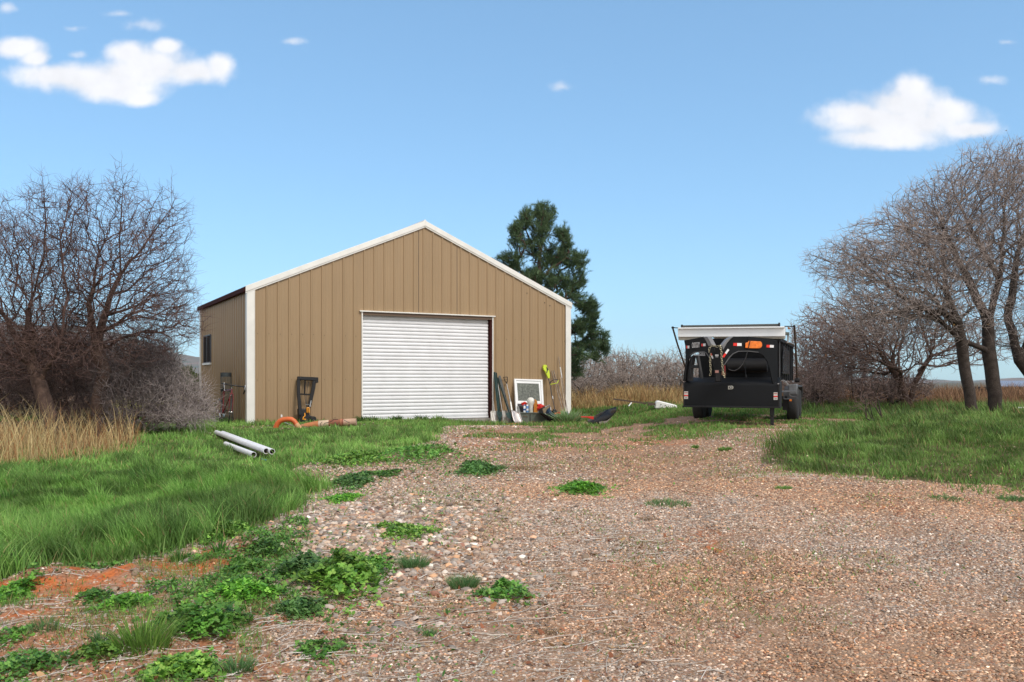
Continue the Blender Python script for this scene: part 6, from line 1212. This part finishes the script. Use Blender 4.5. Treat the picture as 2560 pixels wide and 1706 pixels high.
def tuft(px, py, rx, label, n=260, h=.16, w=.004, grp='grass tufts in the gravel', colr=((.13, .27, .05), (.20, .36, .08), (.09, .19, .045)), spread=.7, name='grass_tuft', cat='grass tuft', c=None):
    c = gy(px*D, py*D) if c is None else c; R_ = rx*D/FP*c[1]; a = rng.uniform(0, 6.28, n); r = np.sqrt(rng.random(n)); X_ = c[0]+R_*.75*r*np.cos(a); Y_ = c[1]+R_*.6*r*np.sin(a)
    cc = np.array(colr)[rng.integers(0, len(colr), n)]*rng.uniform(.75, 1.25, (n, 1)); dd = rng.random(n) < .06; cc[dd] = (.42, .34, .2)
    V, Q, T, C = blades(np.stack([X_, Y_, gz(X_, Y_)], -1), h*rng.uniform(.45, 1.15, n)*(1-.3*r), w*rng.uniform(.7, 1.3, n)*(1+.05*(c[1]-5)), a+rng.normal(0, .4, n), r*spread*rng.uniform(.3, 1, n), rng.uniform(0, .6, n), cc, segs=4)
    o = npmesh(name, V, [Q, T], gm_, col=C, loc=(c[0], c[1], float(gz(c[0], c[1])))); return tag(o, label, cat, grp)
GRASSB = ((.09, .19, .06), (.13, .25, .09), (.16, .30, .11))
for args in ((790, 1335, 95, 34, 'largest bright green leafy weed clump in the middle foreground', None, .17, .021), (700, 1315, 50, 20, 'leafy weed clump joined to the left of the largest clump', None, .12, .017),
             (555, 1370, 95, 22, 'wide leafy weed clump left of the largest clump', None, .09, .016), (860, 1310, 45, 16, 'small leafy clump on the right shoulder of the largest clump', None, .10, .016), (1160, 1368, 55, 16, 'leafy weed clump beside the round grass tuft in mid foreground', None, .09, .015),
             (930, 1225, 68, 15, 'flat weed clump spread over the cobble heap', None, .06, .013), (815, 1108, 48, 11, 'flat weed clump on the pebbles, upper of the pair', None, .07, .014), (785, 1148, 36, 8, 'flat weed clump on the pebbles, lower of the pair', None, .05, .013), (885, 1090, 34, 5, 'thin weed streak trailing right of the upper pair clump', None, .04, .012),
             (965, 1045, 95, 15, 'wide weed clump at the tip of the left meadow', None, .10, .017), (820, 1058, 70, 12, 'weed clump along the meadow edge left of the wide one', None, .09, .017), (1095, 1082, 42, 11, 'weed clump standing alone right of the meadow tip', None, .09, .015),
             (1335, 1125, 50, 10, 'flat weed clump in the middle of the driveway', None, .07, .015), (735, 1497, 62, 17, 'weed clump in the gravel near the bottom edge', None, .05, .013), (470, 1445, 100, 24, 'dark leafy clump right of the tall foreground grass', None, .12, .017),
             (430, 1545, 95, 24, 'leafy weed clump cut by the bottom edge', None, .07, .017), (690, 1405, 60, 14, 'leafy weed patch below the largest clump', None, .05, .014), (285, 1395, 65, 14, 'leafy weed clump below the red soil', None, .06, .014), (215, 1375, 40, 10, 'small leafy clump touching the red soil heap', None, .06, .013),
             (560, 1310, 48, 12, 'small leafy clump beside the right red soil heap', None, .06, .014), (530, 1230, 50, 16, 'leafy clump at the bottom edge of the meadow', None, .10, .016), (612, 1262, 40, 10, 'small leafy clump between meadow and cobble heap', None, .05, .013),
             (30, 1372, 40, 16, 'leafy weed clump at the left edge on red soil', None, .06, .014), (70, 1530, 90, 26, 'leafy weed patch in the bottom left corner', None, .05, .014), (30, 1465, 50, 18, 'small leafy clump at the left edge below the red soil', None, .05, .013), (230, 1505, 60, 16, 'small leafy clump left of the tall foreground grass', None, .05, .013)):
    clover(args[0], args[1], args[2], args[3], args[4], args[5], args[6], args[7])
for a in ((330, 1490, 75, 'tall bright grass tuft in the left foreground', 330, .26, .006, GRASSB[:0] or ((.15, .29, .05), (.24, .40, .08), (.11, .21, .04))), (1065, 1352, 42, 'round dense grass tuft in mid foreground', 620, .13, .0035, GRASSB), (950, 1305, 45, 'blue green grass tuft right of the largest weed clump', 620, .13, .0035, GRASSB),
          (705, 1300, 40, 'blue green grass tuft above the largest weed clump', 420, .13, .0035, GRASSB), (985, 1462, 18, 'tiny grass tuft alone in the gravel', 120, .08, .003, GRASSB), (545, 1545, 45, 'pale grass tuft at the bottom edge', 300, .11, .0035, GRASSB), (235, 1475, 30, 'short grass tuft left of the tall foreground grass', 180, .10, .0035, GRASSB), (100, 1440, 40, 'short grass tuft on the left red soil', 180, .10, .0035, GRASSB),
          (1535, 1160, 70, 'wide low grass tuft on the right of the driveway', 420, .07, .005, GRASSB), (1150, 1078, 22, 'small grass tuft beside the lone weed clump', 160, .10, .005, GRASSB), (1665, 1035, 18, 'small bright grass tuft in front of the trailer', 220, .08, .007, ((.13, .29, .05), (.19, .36, .08))), (1597, 1030, 11, 'tiny grass tuft left of the bright one by the trailer', 90, .09, .007, ((.13, .29, .05), (.19, .36, .08))),
          (1800, 1124, 26, 'small grass tuft below the pale sand patch', 200, .05, .006, ((.13, .29, .05), (.19, .36, .08))), (2175, 1147, 48, 'flat grass tuft right of the pale sand patch', 260, .05, .006, GRASSB), (2330, 1150, 50, 'flat grass tuft at the right edge', 320, .08, .006, GRASSB), (640, 1175, 55, 'pale grass tuft at the ragged corner of the left meadow', 420, .20, .006, ((.16, .31, .06), (.25, .42, .10)))):
    tuft(a[0], a[1], a[2], a[3], a[4], a[5], a[6], colr=a[7])
for a in ((355, 1112, 60, 'tall dark grass clump inside the left meadow', 700, .30, .007), (15, 1160, 50, 'dark grass clump at the left edge of the meadow', 420, .26, .007), (600, 1160, 40, 'grass clump beside the ragged corner of the meadow', 300, .19, .005), (410, 1290, 26, 'small grass clump between the red soil heaps', 130, .13, .005), (505, 1275, 16, 'broad bladed dark tuft on the right red soil heap', 40, .20, .012)):
    tuft(a[0], a[1], a[2], a[3], a[4], a[5], a[6], colr=((.05, .15, .03), (.09, .22, .04), (.14, .29, .06)), grp='grass clumps of the left meadow')
pc = f5(1660, 1480, 1.6); pc[2] = float(gz(pc[0], pc[1])); tuft(0, 0, 24, 'big arching grass clump at the right front corner of the garage', 620, .56, .018, grp=None, colr=((.16, .28, .10), (.26, .42, .17), (.36, .48, .26)), spread=1.0, c=pc)
BRN = ((.30, .17, .10), (.38, .24, .15), (.22, .13, .09), (.26, .24, .10))
for a in ((1055, 1162, 45, 'low reddish brown dried weed on the pebbles in mid driveway', 260, .05, .004), (900, 1148, 38, 'small brown dried weed on the cobble heap', 200, .045, .004), (1255, 1455, 42, 'low olive brown weed in the lower middle gravel', 240, .03, .003), (1495, 1195, 35, 'small brown dried weed below the wide low tuft', 180, .035, .004), (1210, 1078, 50, 'brown and green dry weed right of the small tuft', 260, .06, .005), (700, 1100, 70, 'reddish dry stubble at the meadow corner', 420, .06, .005), (650, 1190, 40, 'reddish dry stubble below the meadow corner', 220, .05, .004)):
    tuft(a[0], a[1], a[2], a[3], a[4], a[5], a[6], colr=BRN, grp='dried brown weeds', name='dried_weed', cat='dried weed', spread=1.0)
for u_ in (3.05, 3.4, 4.1, 4.9, 6.7): pc = gl(u_, -.25, 0); pc[2] = float(gz(pc[0], pc[1])); tuft(0, 0, 16, 'dark grass tuft growing against the foot of the roll up door', 90, .22, .010, grp='grass tufts at the garage door', colr=((.05, .12, .03), (.08, .17, .04)), c=pc)

# low leafy ground cover creeping over the soil between the clumps
def creep(n, fsel, y0, y1, s=.012):
    X_, Y_ = scatter(n, y0, y1, .9); k = rng.random(len(X_)) < fsel(X_, Y_); X_, Y_ = X_[k], Y_[k]; n = len(X_); H = rng.uniform(.004, .055, n); S = s*rng.uniform(.6, 1.5, n)*(1+.05*(Y_-5)); az = rng.uniform(0, 6.28, n); tx, ty = rng.normal(0, .5, (2, n)); Z_ = gz(X_, Y_)+H; V = []
    for (p, q, z_) in ((-.6, 0, 0), (0, -.5, .1), (.9, -.35, .05), (1.2, 0, .15), (.9, .35, .05), (0, .5, .1)):
        dx = (np.cos(az)*p-np.sin(az)*q)*S; dy = (np.sin(az)*p+np.cos(az)*q)*S; V.append(np.stack([X_+dx, Y_+dy, Z_+tx*dx+ty*dy+z_*S], -1))
    C = np.repeat(CLO[rng.integers(0, 4, n)]*rng.uniform(.6, 1.15, (n, 1)), 6, 0); print('creep', n); return np.stack(V, 1).reshape(-1, 3), np.arange(6*n).reshape(-1, 6), C
V, F, C = creep(420000, lambda x, y: sm((wob(x, y, .16, 3)+.7*wob(x, y, .5, 6)-.12)/.35)*np.maximum(inpoly(SOIL, x, y)*1., .07*sm((.6-x)/2.0)+.006)*(1-.8*(grass_amount(x, y) > .5)), 3.8, 14)
tag(npmesh('ground_cover', V, [F], cm_, col=C), kind='stuff')
x, y = scatter(110000, 3.9, 11, .9); k = rng.random(len(x)) < sm((wob(x, y, .2, 9)+.5*wob(x, y, .06, 2)-.08)/.4)*inpoly(SOIL, x, y)*.9; x, y = x[k], y[k]; n = len(x); print('soil grass', n)
A = blades(np.stack([x, y, gz(x, y)], -1), rng.uniform(.03, .11, n), .0035+0*x, rng.uniform(0, 6.28, n), rng.uniform(.1, .8, n), rng.uniform(0, .6, n), gcol(n, x, y, .2))
# ragged fringe where the meadows thin out onto the gravel
x, y = scatter(150000, 6.5, 24, .95, .7); kk = np.zeros(len(x))
for P_ in (MEADOW_L, MEADOW_R):
    for j in range(5): kk += inpoly(P_, x+rng.normal(0, .3+.02*y, len(x)), y+rng.normal(0, .5+.05*y, len(x)))/5.
k = rng.random(len(x)) < kk*(kk < .97)*sm((wob(x, y, .25, 5)+.1)/.4)*.6; k &= ~in_garage(x, y); x, y = x[k], y[k]; n = len(x)
B = blades(np.stack([x, y, gz(x, y)], -1), rng.uniform(.04, .15, n), .005+.0004*y, rng.uniform(0, 6.28, n), rng.uniform(.1, .7, n), rng.uniform(0, .5, n), gcol(n, x, y, .15))
V, F, C = merge([A, B]); tag(npmesh('fringe_grass', V, F, gm_, col=C), kind='stuff')
# ---------------------------------------------------------------- the air
hz = MB(); hz.box((-9500, -300, -110), (19000, 0, 0), (0, 9900, 0), (0, 0, 660)); hm_ = bpy.data.materials.new('haze'); hm_.use_nodes = True; hn = hm_.node_tree
for n_ in list(hn.nodes):
    if n_.type == 'BSDF_PRINCIPLED': hn.nodes.remove(n_)
pv_ = hn.nodes.new('ShaderNodeVolumePrincipled'); pv_.inputs['Density'].default_value = 5e-5; pv_.inputs['Color'].default_value = (.80, .90, 1.0, 1); pv_.inputs['Anisotropy'].default_value = .2
hn.links.new(pv_.outputs[0], [n_ for n_ in hn.nodes if n_.type == 'OUTPUT_MATERIAL'][0].inputs['Volume'])
tag(hz.build('haze', hm_), kind='stuff')
